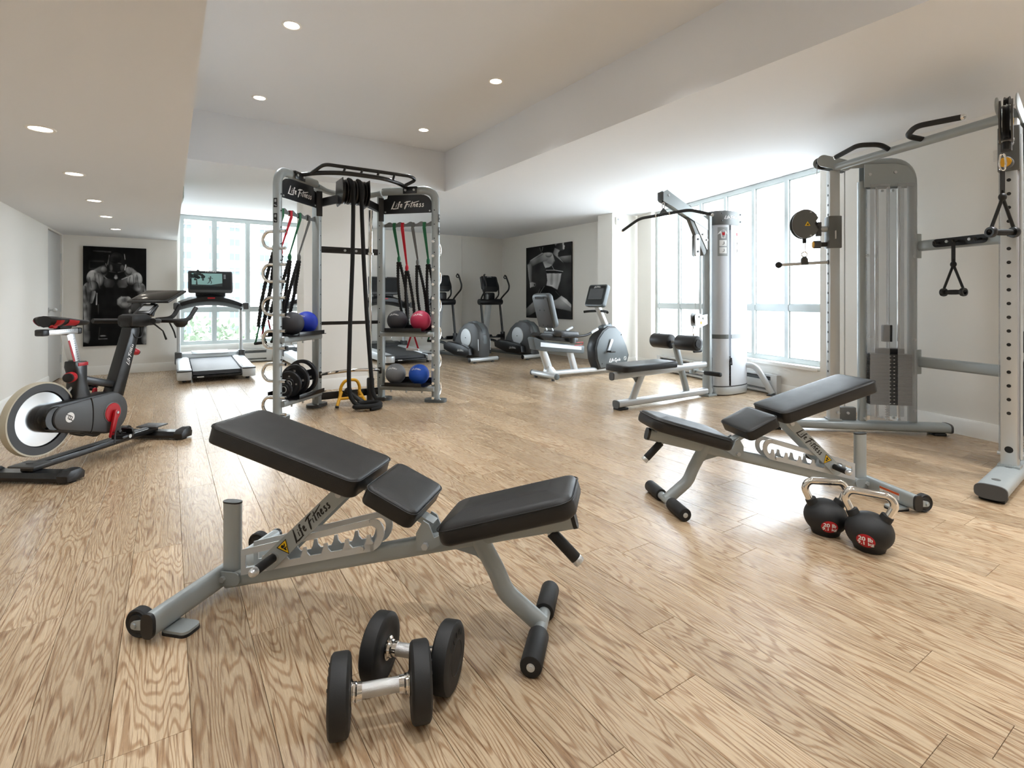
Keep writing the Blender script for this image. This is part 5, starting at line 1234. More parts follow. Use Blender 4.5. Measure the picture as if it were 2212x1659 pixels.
        for P in ([(.028, .0), (.05, .0), (.052, .045), (.03, .045)], circ((.047, .058), .011, 10), [(.03, .0), (.042, .004), (.03, -.035), (.005, -.055), (.0, -.048), (.02, -.03)], [(.04, 0), (.052, 0), (.066, -.03), (.055, -.062), (.047, -.06), (.054, -.03)], [(.032, .045), (.036, .035), (.01, .022), (.018, .05), (.024, .05), (.018, .03)], [(.048, .045), (.05, .034), (.078, .028), (.08, .036)]): mb.prism(P, .0006, sc + z, *ax)
        part('runner_silhouette', mb, 'screen_dark', scr)
        mb = MB()
        for k in range(3): mb.prism(rrect(.03, .018, .003, 3, .245, .09 - k * .026), .0006, loc((-.0312, .05, .02)) + z * 0, *ax)
        part('screen_buttons', mb, 'grey_print', cs)
    return t
mat('screen_sky', '6d8f8c', .3, emit='8fb3ae', estr=.35); mat('screen_dark', '2e3637', .3, emit='39403f', estr=.08)
treadmill('treadmill with its screen showing a runner, in front of the clear left window', .55, 8.15, True)
treadmill('treadmill mostly hidden behind the centre pillar and left rig tower', 2.15, 8.5)
treadmill('dark treadmill standing behind the right rig tower', 3.52, 8.53)

# ================================================================== ellipticals
def elliptical(label, x, y, rz=130):
    t = thing('elliptical_trainer', label, 'elliptical', (x, y, 0), rz, 'elliptical trainers by the far corner')
    fb = part('rear_foot_bar', MB().cyl((0, -.31, .06), (0, .31, .06), .038, 20, .004), 'light_silver', t)
    for s in (-1, 1):
        part('bar_cap', MB().cyl((0, s * .31, .06), (0, s * .325, .06), .04, 20, .004), 'black_plastic', fb); part('levelling_foot', MB().lathe([(0, 0), (.03, 0), (.032, .012), (.012, .02), (.012, .06), (0, .06)], (0, s * .2, 0), (0, 0, 1), 16), 'dark_grey', fb)
    part('base_rail', MB().bar((0, 0, .075), (1.75, 0, .075), .1, .06, bev=.01), 'mid_grey', t); part('front_foot_bar', MB().cyl((1.72, -.27, .05), (1.72, .27, .05), .036, 18), 'mid_grey', t)
    for s in (-1, 1): part('levelling_foot', MB().cyl((1.72, s * .2, 0), (1.72, s * .2, .05), .025, 14), 'dark_grey', t)
    body = [(-.02, .10), (-.045, .30), (-.03, .50), (.03, .62), (.14, .70), (.30, .715), (.46, .68), (.60, .58), (.74, .40), (.82, .22), (.84, .10)]
    part('drive_housing', MB().prism(body, .26, (0, 0, 0), **XZ, bev=.05), 'dark_grey', t)
    part('housing_spine', MB().prism([(-.03, .2), (-.05, .42), (.0, .6), (.1, .69), (.25, .735), (.42, .715), (.5, .66), (.3, .66), (.1, .6), (.03, .4)], .10, (0, 0, 0), **XZ, bev=.02), 'slate_grey', t)
    for s in (-1, 1):
        part('housing_stripe', MB().bar((-.02, s * .132, .22), (-.01, s * .132, .42), .006, .012, up=(1, 0, 0)), 'light_silver', t)
        dc = part('side_disc', MB().lathe([(0, 0), (.165, 0), (.168, .006), (.16, .014), (0, .018)], (.36, s * .128, .43), (0, s, 0), 40), 'light_silver', t); part('disc_pivot', MB().cyl((.36, s * .146, .43), (.36, s * .15, .43), .01, 10), 'black_print', dc)
        lk = part('link_cover', MB().prism([(.10, .14), (.2, .10), (.55, .10), (.92, .19), (.94, .28), (.80, .34), (.60, .33), (.30, .30), (.12, .25)], .11, (0, s * .205, 0), **XZ, bev=.018), 'black_plastic', t)
        mb = MB(); X = D3 = Vector((1, 0, .0)) if s > 0 else Vector((-1, 0, 0)); X = -X if False else X
        logo(mb, Vector((.36, s * .2612, .205)), Vector((-s * -1, 0, 0)) if False else Vector((1 if s < 0 else -1, 0, 0)), (0, 0, 1), .2); part('cover_lettering', mb, 'white_print', lk)
        zp = .30 if s > 0 else .17
        part('pedal_arm', MB().tube(fillet([(.80, s * .2, .25), (1.05, s * .2, zp + .02), (1.28, s * .235, .31)], .1, 5), .026, 12), 'black_plastic', t)
        mb = MB().prism([(.86, zp + .07), (1.2, zp + .05), (1.24, zp + .11), (1.22, zp + .11), (1.18, zp + .075), (.9, zp + .10), (.85, zp + .14), (.83, zp + .13)], .15, (0, s * .17, 0), **XZ, bev=.006); part('foot_pedal', mb, 'rubber', t)
        part('arm_joint', MB().box((1.29, s * .25, .37), (.075, .075, .17), bev=.012), 'black_plastic', t)
        part('swing_arm', MB().tube([(1.29, s * .25, .40), (1.38, s * .25, 1.03)], .024, 14), 'black_paint', t)
        part('swing_handle', MB().tube(fillet([(1.39, s * .25, 1.10), (1.33, s * .27, 1.18), (1.15, s * .30, 1.33), (1.13, s * .30, 1.42), (1.23, s * .29, 1.62), (1.24, s * .26, 1.64)], .07, 6), .017, 12), 'rubber', t)
        part('handle_loop', MB().ring((1.235, s * .275, 1.60), (.5, .86 * s, 0), .03, .011, 16, 8), 'rubber', t)
        part('fixed_handle', MB().tube(fillet([(1.42, s * .14, 1.12), (1.34, s * .19, 1.22), (1.40, s * .22, 1.42), (1.42, s * .2, 1.5)], .06, 5), .016, 12), 'rubber', t)
    part('pivot_drum', MB().cyl((1.39, -.30, 1.08), (1.39, .30, 1.08), .062, 24, .012), 'black_plastic', t)
    part('mast', MB().rtube((1.62, 0, .1), (1.44, 0, 1.1), .13, .085, up=(1, 0, 0), n=20, pw=3), 'light_silver', t)
    part('mast_neck', MB().box((1.42, 0, 1.19), (.11, .22, .17), bev=.03), 'black_plastic', t); part('cup_holder', MB().lathe([(0, 0), (.045, 0), (.052, .1), (.045, .1), (.04, .01), (0, .01)], (1.36, .12, 1.13), (0, 0, 1), 24), 'mid_grey', t)
    Mx = Matrix.Translation((1.42, 0, 1.45)) @ Matrix.Rotation(R(16), 4, 'Y'); a0 = Mx.to_3x3() @ Vector((0, -1, 0)); a1 = Mx.to_3x3() @ Vector((0, 0, 1))
    cs = part('console', MB().prism([(-.22, -.1), (-.15, -.165), (.15, -.165), (.22, -.1), (.21, .15), (.18, .17), (-.18, .17), (-.21, .15)], .06, Mx @ Vector((0, 0, 0)), a0, a1, bev=.014), 'black_plastic', t)
    sc_ = part('screen', MB().prism(rrect(.33, .19, .008), .003, Mx @ Vector((-.031, 0, .035)), a0, a1), 'screen_glass', cs)
    mb = MB(); logo(mb, Mx @ Vector((-.0312, 0, .152)), a0, a1, .12); part('console_lettering', mb, 'white_print', cs)
    return t
elliptical('dark elliptical trainer nearer the training rig', -.504, 9.26)
elliptical('dark elliptical trainer in the corner, below the running-woman print', .44, 9.80)

# ================================================================== recumbent cycle (x forwards)
t = thing('recumbent_bike', 'silver and grey recumbent exercise bike with a tall padded backrest and tilted console', 'exercise bike', (.47, 7.30, 0), 33.45)
fb = part('rear_foot_bar', MB().cyl((-.02, -.27, .065), (-.02, .27, .065), .04, 20, .004), 'light_silver', t)
for s in (-1, 1):
    part('bar_cap', MB().cyl((-.02, s * .27, .065), (-.02, s * .295, .065), .042, 20, .006), 'slate_grey', fb); part('levelling_foot', MB().cyl((-.02, s * .2, 0), (-.02, s * .2, .04), .026, 14), 'dark_grey', fb)
part('base_rail', MB().rtube((.0, 0, .075), (1.55, 0, .065), .115, .07, n=24, pw=3), 'light_silver', t)
part('base_knuckle', MB().prism([(-.02, .06), (.22, .06), (.16, .10), (.10, .17), (.02, .19), (0, .12)], .12, (0, 0, 0), **XZ, bev=.02), 'light_silver', t)
part('front_foot_bar', MB().cyl((1.45, -.22, .05), (1.45, .22, .05), .036, 18), 'light_silver', t)
for s in (-1, 1): part('levelling_foot', MB().cyl((1.45, s * .16, 0), (1.45, s * .16, .04), .024, 14), 'dark_grey', t)
part('seat_leg', MB().rtube((.07, 0, .11), (-.06, 0, .43), .085, .11, up=(1, 0, 0), n=20, pw=3), 'light_silver', t); part('seat_leg', MB().rtube((.54, 0, .08), (.44, 0, .37), .075, .095, up=(1, 0, 0), n=20, pw=3), 'light_silver', t)
part('seat_rail', MB().prism([(-.22, .43), (-.10, .405), (.64, .33), (.66, .345), (.665, .44), (-.02, .535), (-.24, .60), (-.26, .58)], .15, (0, 0, 0), **XZ, bev=.012), 'slate_grey', t)
for s in (-1, 1): part('rail_inlay', MB().prism([(-.14, .47), (.60, .385), (.60, .43), (-.14, .53)], .004, (0, s * .0765, 0), **XZ), 'brushed', t)
part('seat_carriage', MB().prism([(-.10, .56), (.50, .49), (.52, .56), (.3, .61), (-.14, .66), (-.2, .62)], .22, (0, 0, 0), **XZ, bev=.015), 'black_plastic', t)
Mx = Matrix.Translation((.28, 0, .595)) @ Matrix.Rotation(R(4), 4, 'Y'); part('seat_cushion', (lambda m: (m.cushion(.44, .42, .075, .12, .03, Mx), m)[1])(MB()), 'dark_grey', t, angle=60)
Mb = Matrix.Translation((-.03, 0, .955)) @ Matrix.Rotation(R(74), 4, 'Y') @ Matrix.Translation((0, 0, -.01))
mb = MB(); mb.cushion(.50, .40, .085, .07, .03, Mb, .006, .97); bk = part('backrest', mb, 'slate_grey', t, angle=60)
part('backrest_shell', MB().bar((Mb @ Vector((-.2, 0, -.006))), (Mb @ Vector((.23, 0, -.006))), .34, .014, up=tuple(Mb.to_3x3().col[2]), bev=.004), 'dark_grey', t)
part('grab_slot', MB().bar(Mb @ Vector((-.2, -.1, -.014)), Mb @ Vector((-.2, .1, -.014)), .035, .006, up=tuple(Mb.to_3x3().col[2])), 'black_print', t)
mb = MB()
for a in (-.02, .2):
    for y in (-.05, .05): mb.cyl(Mb @ Vector((a, y, -.012)), Mb @ Vector((a, y, -.018)), .009, 10)
part('shell_screws', mb, 'black_print', t)
for s in (-1, 1):
    part('backrest_strut', MB().bar((.12, s * .07, .60), (.035, s * .07, .76), .025, .018, up=(1, 0, 0)), 'steel', t)
    part('side_handle', MB().tube(fillet([(.12, s * .2, .60), (.35, s * .27, .60), (.52, s * .28, .61), (.74, s * .28, .70)], .08, 5), .018, 12), 'black_plastic', t)
    part('pulse_grip', MB().cyl((.60, s * .28, .643), (.73, s * .28, .696), .0205, 16, .003), 'light_silver', t)
part('seat_lever', MB().cyl((.36, -.17, .50), (.36, -.17, .61), .045, 24, .012), 'slate_grey', t); part('lever_cable', MB().tube(fillet([(.40, -.12, .50), (.62, -.10, .50), (.60, -.09, .46), (.45, -.10, .46)], .04, 4), .005, 8), 'red', t)
hs = [(.93, .07), (.86, .22), (.84, .40), (.89, .54), (1.0, .66), (1.12, .72), (1.28, .71), (1.40, .62), (1.52, .40), (1.57, .26), (1.52, .10)]
part('drive_housing', MB().prism(hs, .20, (0, .0, 0), **XZ, bev=.04), 'black_plastic', t)
for s in (-1, 1):
    cx, cz = 1.2, .4; ins = [(cx + (a - cx) * .9, cz + (b - cz) * .92) for a, b in hs]
    pl = part('side_panel', MB().prism(ins, .02, (0, s * .098, 0), **XZ, bev=.008), 'slate_grey', t)
    X = Vector((1 if s < 0 else -1, 0, 0)); mb = MB(); logo(mb, Vector((1.24, s * .1085, .20)), X, (0, 0, 1), .24, 'c'); mb.ring((1.46, s * .1085, .215), (0, 1, 0), .026, .003, 24, 6); mb.tube([(1.45, s * .1085, .225), (1.465, s * .1085, .215), (1.457, s * .1085, .2)], .003, 6); part('panel_lettering', mb, 'white_print', pl)
    part('panel_screw', MB().cyl((1.38, s * .108, .58), (1.38, s * .111, .58), .01, 10), 'black_print', pl); part('panel_screw', MB().cyl((.98, s * .108, .16), (.98, s * .111, .16), .01, 10), 'black_print', pl)
    ang = -65 if s < 0 else 115; cr = Vector((1.16, s * .13, .50)); e = Vector((math.cos(R(ang)) * .17 * -s * -1 * 0 + (-.07 if s < 0 else .07), 0, -.155 if s < 0 else .155)); ce = cr + e
    part('crank_arm', MB().prism(hull2((cr.x, cr.z), .026, (ce.x, ce.z), .02), .02, (0, s * .125, 0), **XZ, bev=.004), 'light_silver', t)
    mb = MB().box((ce.x, s * .19, ce.z), (.1, .09, .028), bev=.008); mb.cyl((ce.x, s * .13, ce.z), (ce.x, s * .2, ce.z), .011, 10); part('pedal', mb, 'black_plastic', t)
part('shroud_collar', MB().prism([(1.03, .62), (1.26, .70), (1.21, .76), (1.06, .72)], .13, (0, 0, 0), **XZ, bev=.02), 'slate_grey', t)
part('mast', MB().rtube((1.19, 0, .66), (.985, 0, 1.02), .10, .075, up=(1, 0, 0), n=20, pw=3), 'light_silver', t)
part('front_handlebar', MB().tube(fillet([(.94, -.26, .93), (.99, -.20, .94), (1.03, 0, .95), (.99, .20, .94), (.94, .26, .93)], .06, 5), .019, 14), 'rubber', t)
Mx = Matrix.Translation((.985, 0, 1.175)) @ Matrix.Rotation(R(18), 4, 'Y'); a0 = Mx.to_3x3() @ Vector((0, -1, 0)); a1 = Mx.to_3x3() @ Vector((0, 0, 1))
cs = part('console', MB().prism(rrect(.40, .345, .04), .075, Mx @ Vector((0, 0, 0)), a0, a1, bev=.012), 'slate_grey', t)
part('screen', MB().prism(rrect(.37, .30, .03), .004, Mx @ Vector((-.0385, 0, 0)), a0, a1), 'screen_glass', cs); mb = MB(); logo(mb, Mx @ Vector((-.0412, 0, .128)), a0, a1, .14); part('console_lettering', mb, 'white_print', cs)
part('display', MB().prism(rrect(.30, .17, .006), .001, Mx @ Vector((-.0412, 0, .02)), a0, a1), 'dark_grey', cs)
# ================================================================== lat pulldown / low row (x towards the tower, camera on the -y side)
LAT_M = Matrix.Translation((1.053, 5.22, 0)) @ Matrix.Rotation(R(33.45), 4, 'Z')
mat('panel_silver', 'd2d5da', .45, .0, noise=.05, nscale=8)
t = thing('lat_pulldown_machine', 'silver lat pulldown machine with a padded seat, thigh rollers and tall weight tower', 'gym machine', (1.053, 5.22, 0), 33.45)
part('base_beam', MB().rtube((.0, 0, .06), (1.5, 0, .06), .085, .075, n=24, pw=3), 'light_silver', t)
part('beam_cap', MB().rtube((-.014, 0, .06), (0, 0, .06), .09, .08, n=24, pw=3), 'slate_grey', t); part('floor_pad', MB().box((.06, 0, .011), (.12, .1, .022), bev=.005), 'rubber', t)
part('seat_beam', MB().rtube((-.06, 0, .345), (1.46, 0, .365), .06, .075, n=24, pw=3), 'light_silver', t); part('seat_beam_cap', MB().rtube((-.075, 0, .345), (-.06, 0, .345), .064, .08, n=24, pw=3), 'dark_grey', t)
part('seat_leg', MB().rtube((.22, 0, .08), (.36, 0, .33), .05, .08, up=(1, 0, 0), n=20, pw=3), 'light_silver', t)
part('seat_gusset', MB().prism([(.15, .33), (.36, .34), (.31, .20), (.285, .24), (.24, .30)], .012, (0, 0, 0), **XZ), 'mid_grey', t)
mb = MB(); mb.cushion(.80, .31, .065, .05, .016, Matrix.Translation((.37, 0, .392)), .004); sp = part('seat_pad', mb, 'vinyl', t, angle=60)
part('thigh_post', MB().rtube((1.09, 0, .08), (.89, 0, .63), .05, .075, up=(1, 0, 0), n=20, pw=3), 'silver', t)
part('roller_bar', MB().cyl((.89, -.27, .65), (.89, .27, .65), .016, 14), 'steel', t)
for s in (-1, 1):
    r = part('thigh_roller', MB().cyl((.89, s * .045, .65), (.89, s * .30, .65 + .0), .082, 28, .014), 'vinyl', t); part('roller_end', MB().cyl((.89, s * .30, .65), (.89, s * .306, .65), .045, 20), 'rubber', r)
    pg = part('foot_peg', MB().cyl((1.22, 0, .30), (1.22, s * .18, .30), .017, 14), 'steel', t); part('peg_grip', MB().cyl((1.22, s * .14, .30), (1.22, s * .34, .30), .025, 18, .004), 'rubber', pg)
part('peg_mount', MB().prism([(1.16, .28), (1.28, .27), (1.26, .36), (1.18, .36)], .05, (0, 0, 0), **XZ, bev=.005), 'silver', t)
part('column', MB().rtube((1.455, 0, .0), (1.455, 0, 2.09), .10, .075, up=(1, 0, 0), n=24, pw=3.5), 'silver', t)
part('column_foot', MB().box((1.47, 0, .012), (.16, .14, .024), bev=.005), 'silver', t)
# weight tower: lens-shaped shroud
CXS, HX, HY = 1.83, .295, .155
def lens(a, k=1.0, pw=2.5):
    c, s_ = math.cos(R(a)), math.sin(R(a)); return (CXS + k * HX * math.copysign(abs(c) ** (2 / pw), c), k * HY * math.copysign(abs(s_) ** (2 / pw), s_))
def shell(a0, a1, z0, z1, nm, m, k=1.0, th=.008, par=t):
    n = max(4, int(abs(a1 - a0) / 6)); P = [lens(a0 + (a1 - a0) * i / n, k) for i in range(n + 1)]; Q = [((x - CXS) * (1 - th / .2) + CXS, y * (1 - th / .16)) for x, y in P]
    return part(nm, MB().prism(P + Q[::-1], z1 - z0, (0, 0, (z0 + z1) / 2), (1, 0, 0), (0, 1, 0)), m, par, angle=30)
SL0, SL1 = 242.0, 248.0
for z0, z1 in ((.11, .665), (.705, 1.985)):
    shell(182, SL0, z0, z1, 'front_panel', 'panel_silver'); shell(SL1, 352, z0, z1, 'front_panel', 'panel_silver')
shell(8, 172, .11, 1.985, 'rear_panel', 'panel_silver')
for a0, a1 in ((180, 240), (250, 354)): shell(a0, a1, .66, .71, 'shroud_band', 'mid_grey', 1.012)
cap = part('top_cap', MB().prism([lens(a, 1.025) for a in range(0, 360, 8)], .165, (0, 0, 2.065), (1, 0, 0), (0, 1, 0), bev=.006), 'mid_grey', t)
def on_lens(x, k=1.03, z=0.): 
    u = max(-1, min(1, (x - CXS) / (HX * k))); y = -HY * k * (1 - abs(u) ** 2.5) ** (1 / 2.5); return Vector((x, y, z))
def warp_lens(k): return lambda p: Vector((p.x, on_lens(p.x, k).y, p.z))
mb = MB(); logo(mb, Vector((1.70, -.17, 2.07)), (1, 0, 0), (0, 0, 1), .2, 'f', warp_lens(1.032)); part('cap_lettering', mb, 'white_print', cap)
for x in (1.58, 1.86):
    for z in (2.03, 2.115): part('cap_screw', MB().cyl(on_lens(x, 1.02, z), on_lens(x, 1.05, z), .009, 10), 'black_print', cap)
part('base_skirt', MB().prism([lens(a, 1.02) for a in range(0, 360, 8)], .09, (0, 0, .055), (1, 0, 0), (0, 1, 0), bev=.004), 'light_silver', t)
shell(186, 350, .098, .112, 'skirt_trim', 'dark_grey', 1.012)
for i in range(12): part('stack_plate', MB().box((1.80, -.005, .125 + i * .026), (.36, .2, .024), bev=.003), 'dark_grey', t)
mb = MB()
for i in range(12): mb.box((1.685, -.1115, .125 + i * .026), (.016, .002, .006))
part('stack_numbers', mb, 'white_print', t)
part('stack_rod', MB().cyl((1.685, -.06, .43), (1.685, -.06, 1.95), .006, 8), 'steel', t); part('stack_head', MB().box((1.685, -.07, .47), (.05, .08, .09), bev=.008), 'black_plastic', t)
part('selector_pin', MB().tube([(1.685, -.11, .36), (1.685, -.165, .36), (1.675, -.165, .44)], .007, 8), 'black_print', t)
part('inner_pulley', MB().cyl((1.685, -.05, 1.93), (1.685, -.09, 1.93), .05, 24), 'black_plastic', t)
# exercise placards
for xa, xb in ((1.55, 1.645), (1.735, 1.85)):
    n = 6; xs = [xa + (xb - xa) * i / n for i in range(n + 1)]
    def quad(mb, x0, x1, z0, z1, k):
        nn = 5; X_ = [x0 + (x1 - x0) * i / nn for i in range(nn + 1)]
        for i in range(nn): mb.add([on_lens(X_[i], k, z0), on_lens(X_[i + 1], k, z0), on_lens(X_[i + 1], k, z1), on_lens(X_[i], k, z1)], [(0, 1, 2, 3)])
    mb = MB(); quad(mb, xa, xb, 1.62, 1.955, 1.006); pl = part('placard', mb, 'grey_print', t); w = xb - xa; mb = MB()
    quad(mb, xa + w * .12, xb - w * .12, 1.735, 1.805, 1.012); quad(mb, xa + w * .12, xb - w * .12, 1.65, 1.722, 1.012)
    mb.add([on_lens(x, 1.012, z) for x, z in ((xa + w * .5 - .02, 1.825), (xa + w * .5 + .02, 1.825), (xa + w * .5 + .026, 1.885), (xa + w * .5 + .05, 1.87), (xa + w * .5 + .03, 1.91), (xa + w * .5, 1.925), (xa + w * .5 - .03, 1.91), (xa + w * .5 - .05, 1.87), (xa + w * .5 - .026, 1.885))], [tuple(range(9))]); part('placard_print', mb, 'white_print', pl)
    mb = MB(); mb.add([on_lens(x, 1.017, z) for x, z in ((xa + w * .5 - .012, 1.86), (xa + w * .5 + .012, 1.86), (xa + w * .5 + .016, 1.895), (xa + w * .5 - .016, 1.895))], [(0, 1, 2, 3)]); part('muscle_mark', mb, 'red', pl)
    mb = MB()
    for zz in (1.77, 1.686): mb.tube([on_lens(xa + w * .5 - .01, 1.02, zz - .02), on_lens(xa + w * .5 + .008, 1.02, zz - .008), on_lens(xa + w * .5 + .006, 1.02, zz + .018)], .0025, 6)
    part('figure_print', mb, 'black_print', pl)
# boom with pulleys, gusset
mb = MB()
for s in (-1, 1):
    mb.prism([(.66, 2.17), (.80, 2.13), (1.46, 1.90), (1.46, 2.02), (.82, 2.26), (.72, 2.30), (.66, 2.27)], .006, (0, s * .034, 0), **XZ)
part('boom_plate', mb, 'silver', t); part('boom_tube', MB().bar((.80, 0, 2.195), (1.46, 0, 1.96), .06, .085), 'silver', t)
part('boom_end', MB().box((.655, 0, 2.225), (.016, .075, .09), bev=.004), 'dark_grey', t)
for x, z, r in ((.73, 2.225, .06), (1.12, 2.12, .055)): part('pulley', MB().lathe([(.01, -.012), (r, -.012), (r - .012, 0), (r, .012), (.01, .012)], (x, 0, z), (0, 1, 0), 32), 'black_plastic', t)
part('boom_gusset', MB().prism([(1.10, 2.03), (1.42, 1.92), (1.42, 1.66), (1.36, 1.62)], .05, (0, 0, 0), **XZ, bev=.004), 'mid_grey', t)
part('gusset_plate', MB().prism([(1.16, 2.03), (1.46, 1.94), (1.46, 1.66), (1.40, 1.70)], .066, (0, 0, 0), **XZ), 'light_silver', t)
for x, z in ((1.33, 1.86), (1.40, 1.80), (.74, 2.24)): part('bolt', MB().cyl((x, -.036, z), (x, -.046, z), .012, 8), 'steel', t)
part('floating_pulley', MB().prism(rrect(.075, .25, .025), .02, (1.245, -.02, 1.73), **XZ).prism(rrect(.075, .25, .025), .006, (1.245, .02, 1.73), **XZ), 'light_silver', t)
for z in (1.66, 1.80): part('bolt', MB().cyl((1.245, -.03, z), (1.245, -.038, z), .012, 8), 'black_print', t)
part('cable', MB().tube([(1.225, 0, 2.10), (1.225, 0, 1.83)], .003, 6).tube([(1.215, 0, 1.63), (1.24, 0, .95)], .003, 6).tube([(1.285, 0, 1.63), (1.31, 0, .95)], .003, 6), 'steel', t)
mb = MB()
for s in (-1, 1): mb.prism([(1.20, .82), (1.26, .79), (1.44, .84), (1.44, .95), (1.33, .94), (1.22, .97), (1.19, .93)], .006, (0, s * .03, 0), **XZ)
lw = part('low_pulley_bracket', mb, 'light_silver', t); part('low_pulley', MB().lathe([(.01, -.012), (.05, -.012), (.04, 0), (.05, .012), (.01, .012)], (1.255, 0, .89), (0, 1, 0), 28), 'black_plastic', t)
part('warning_sticker', MB().box((1.30, -.0336, .85), (.03, .001, .03)), 'warn_yellow', lw)
for x, z in ((1.27, .92), (1.34, .90)): part('bolt', MB().cyl((x, -.033, z), (x, -.042, z), .011, 8), 'steel', lw)
for s in (-1, 1):
    part('rear_foot', MB().tube(fillet([(2.02, s * .08, .335), (2.06, s * .22, .33), (2.07, s * .30, .22), (2.08, s * .42, .02)], .12, 8), .032, 16, oval=(.03, .036)), 'light_silver', t); part('foot_pad', MB().box((2.08, s * .43, .008), (.12, .09, .016), bev=.003), 'dark_grey', t)

def latw(p): return LAT_M @ Vector(p)
# lat bar hanging from the boom
b = thing('lat_bar', 'long black angled lat bar hanging from the pulldown boom', 'cable bar', latw((.70, 0, 1.95)), 33.45)
part('bar', MB().tube(fillet([(0, -.60, .0), (0, -.34, .085), (0, .34, .085), (0, .60, -.02)], .07, 6), .0165, 14), 'rubber', b)
for s in (-1, 1): part('bar_tip', MB().cyl((0, s * .595, -.0 if s < 0 else -.018), (0, s * .612, -.007 if s < 0 else -.026), .016, 14), 'chrome', b)
part('hanger_plate', MB().prism([(-.06, .085), (.06, .085), (.03, .125), (0, .155), (-.03, .125)], .012, (0, 0, 0), (0, 1, 0), (0, 0, 1)), 'dark_grey', b)
for s in (-1, 1): part('chrome_collar', MB().cyl((0, s * .085, .085), (0, s * .10, .085), .019, 16), 'chrome', b)
part('carabiner', MB().tube(fillet([(0, -.016, .15), (0, -.018, .215), (0, .018, .215), (0, .016, .15)], .015, 5, closed=True), .005, 8, closed=True), 'chrome', b)
# stirrup handle on the low pulley
b = thing('stirrup_handle', 'small black stirrup handle hanging from the low pulley by the thigh rollers', 'cable handle', latw((1.20, -.06, .52)), 33.45)
part('strap', MB().tube([(-.05, 0, .02), (.0, .06, .20), (.05, 0, .02)], .006, 8), 'rubber', b); part('grip', MB().cyl((-.065, 0, .015), (.065, 0, .015), .016, 16, .003), 'rubber', b); part('carabiner', MB().tube([(0, .05, .19), (-.015, .055, .24), (0, .06, .285), (.015, .055, .24)], .0045, 8, closed=True), 'chrome', b)

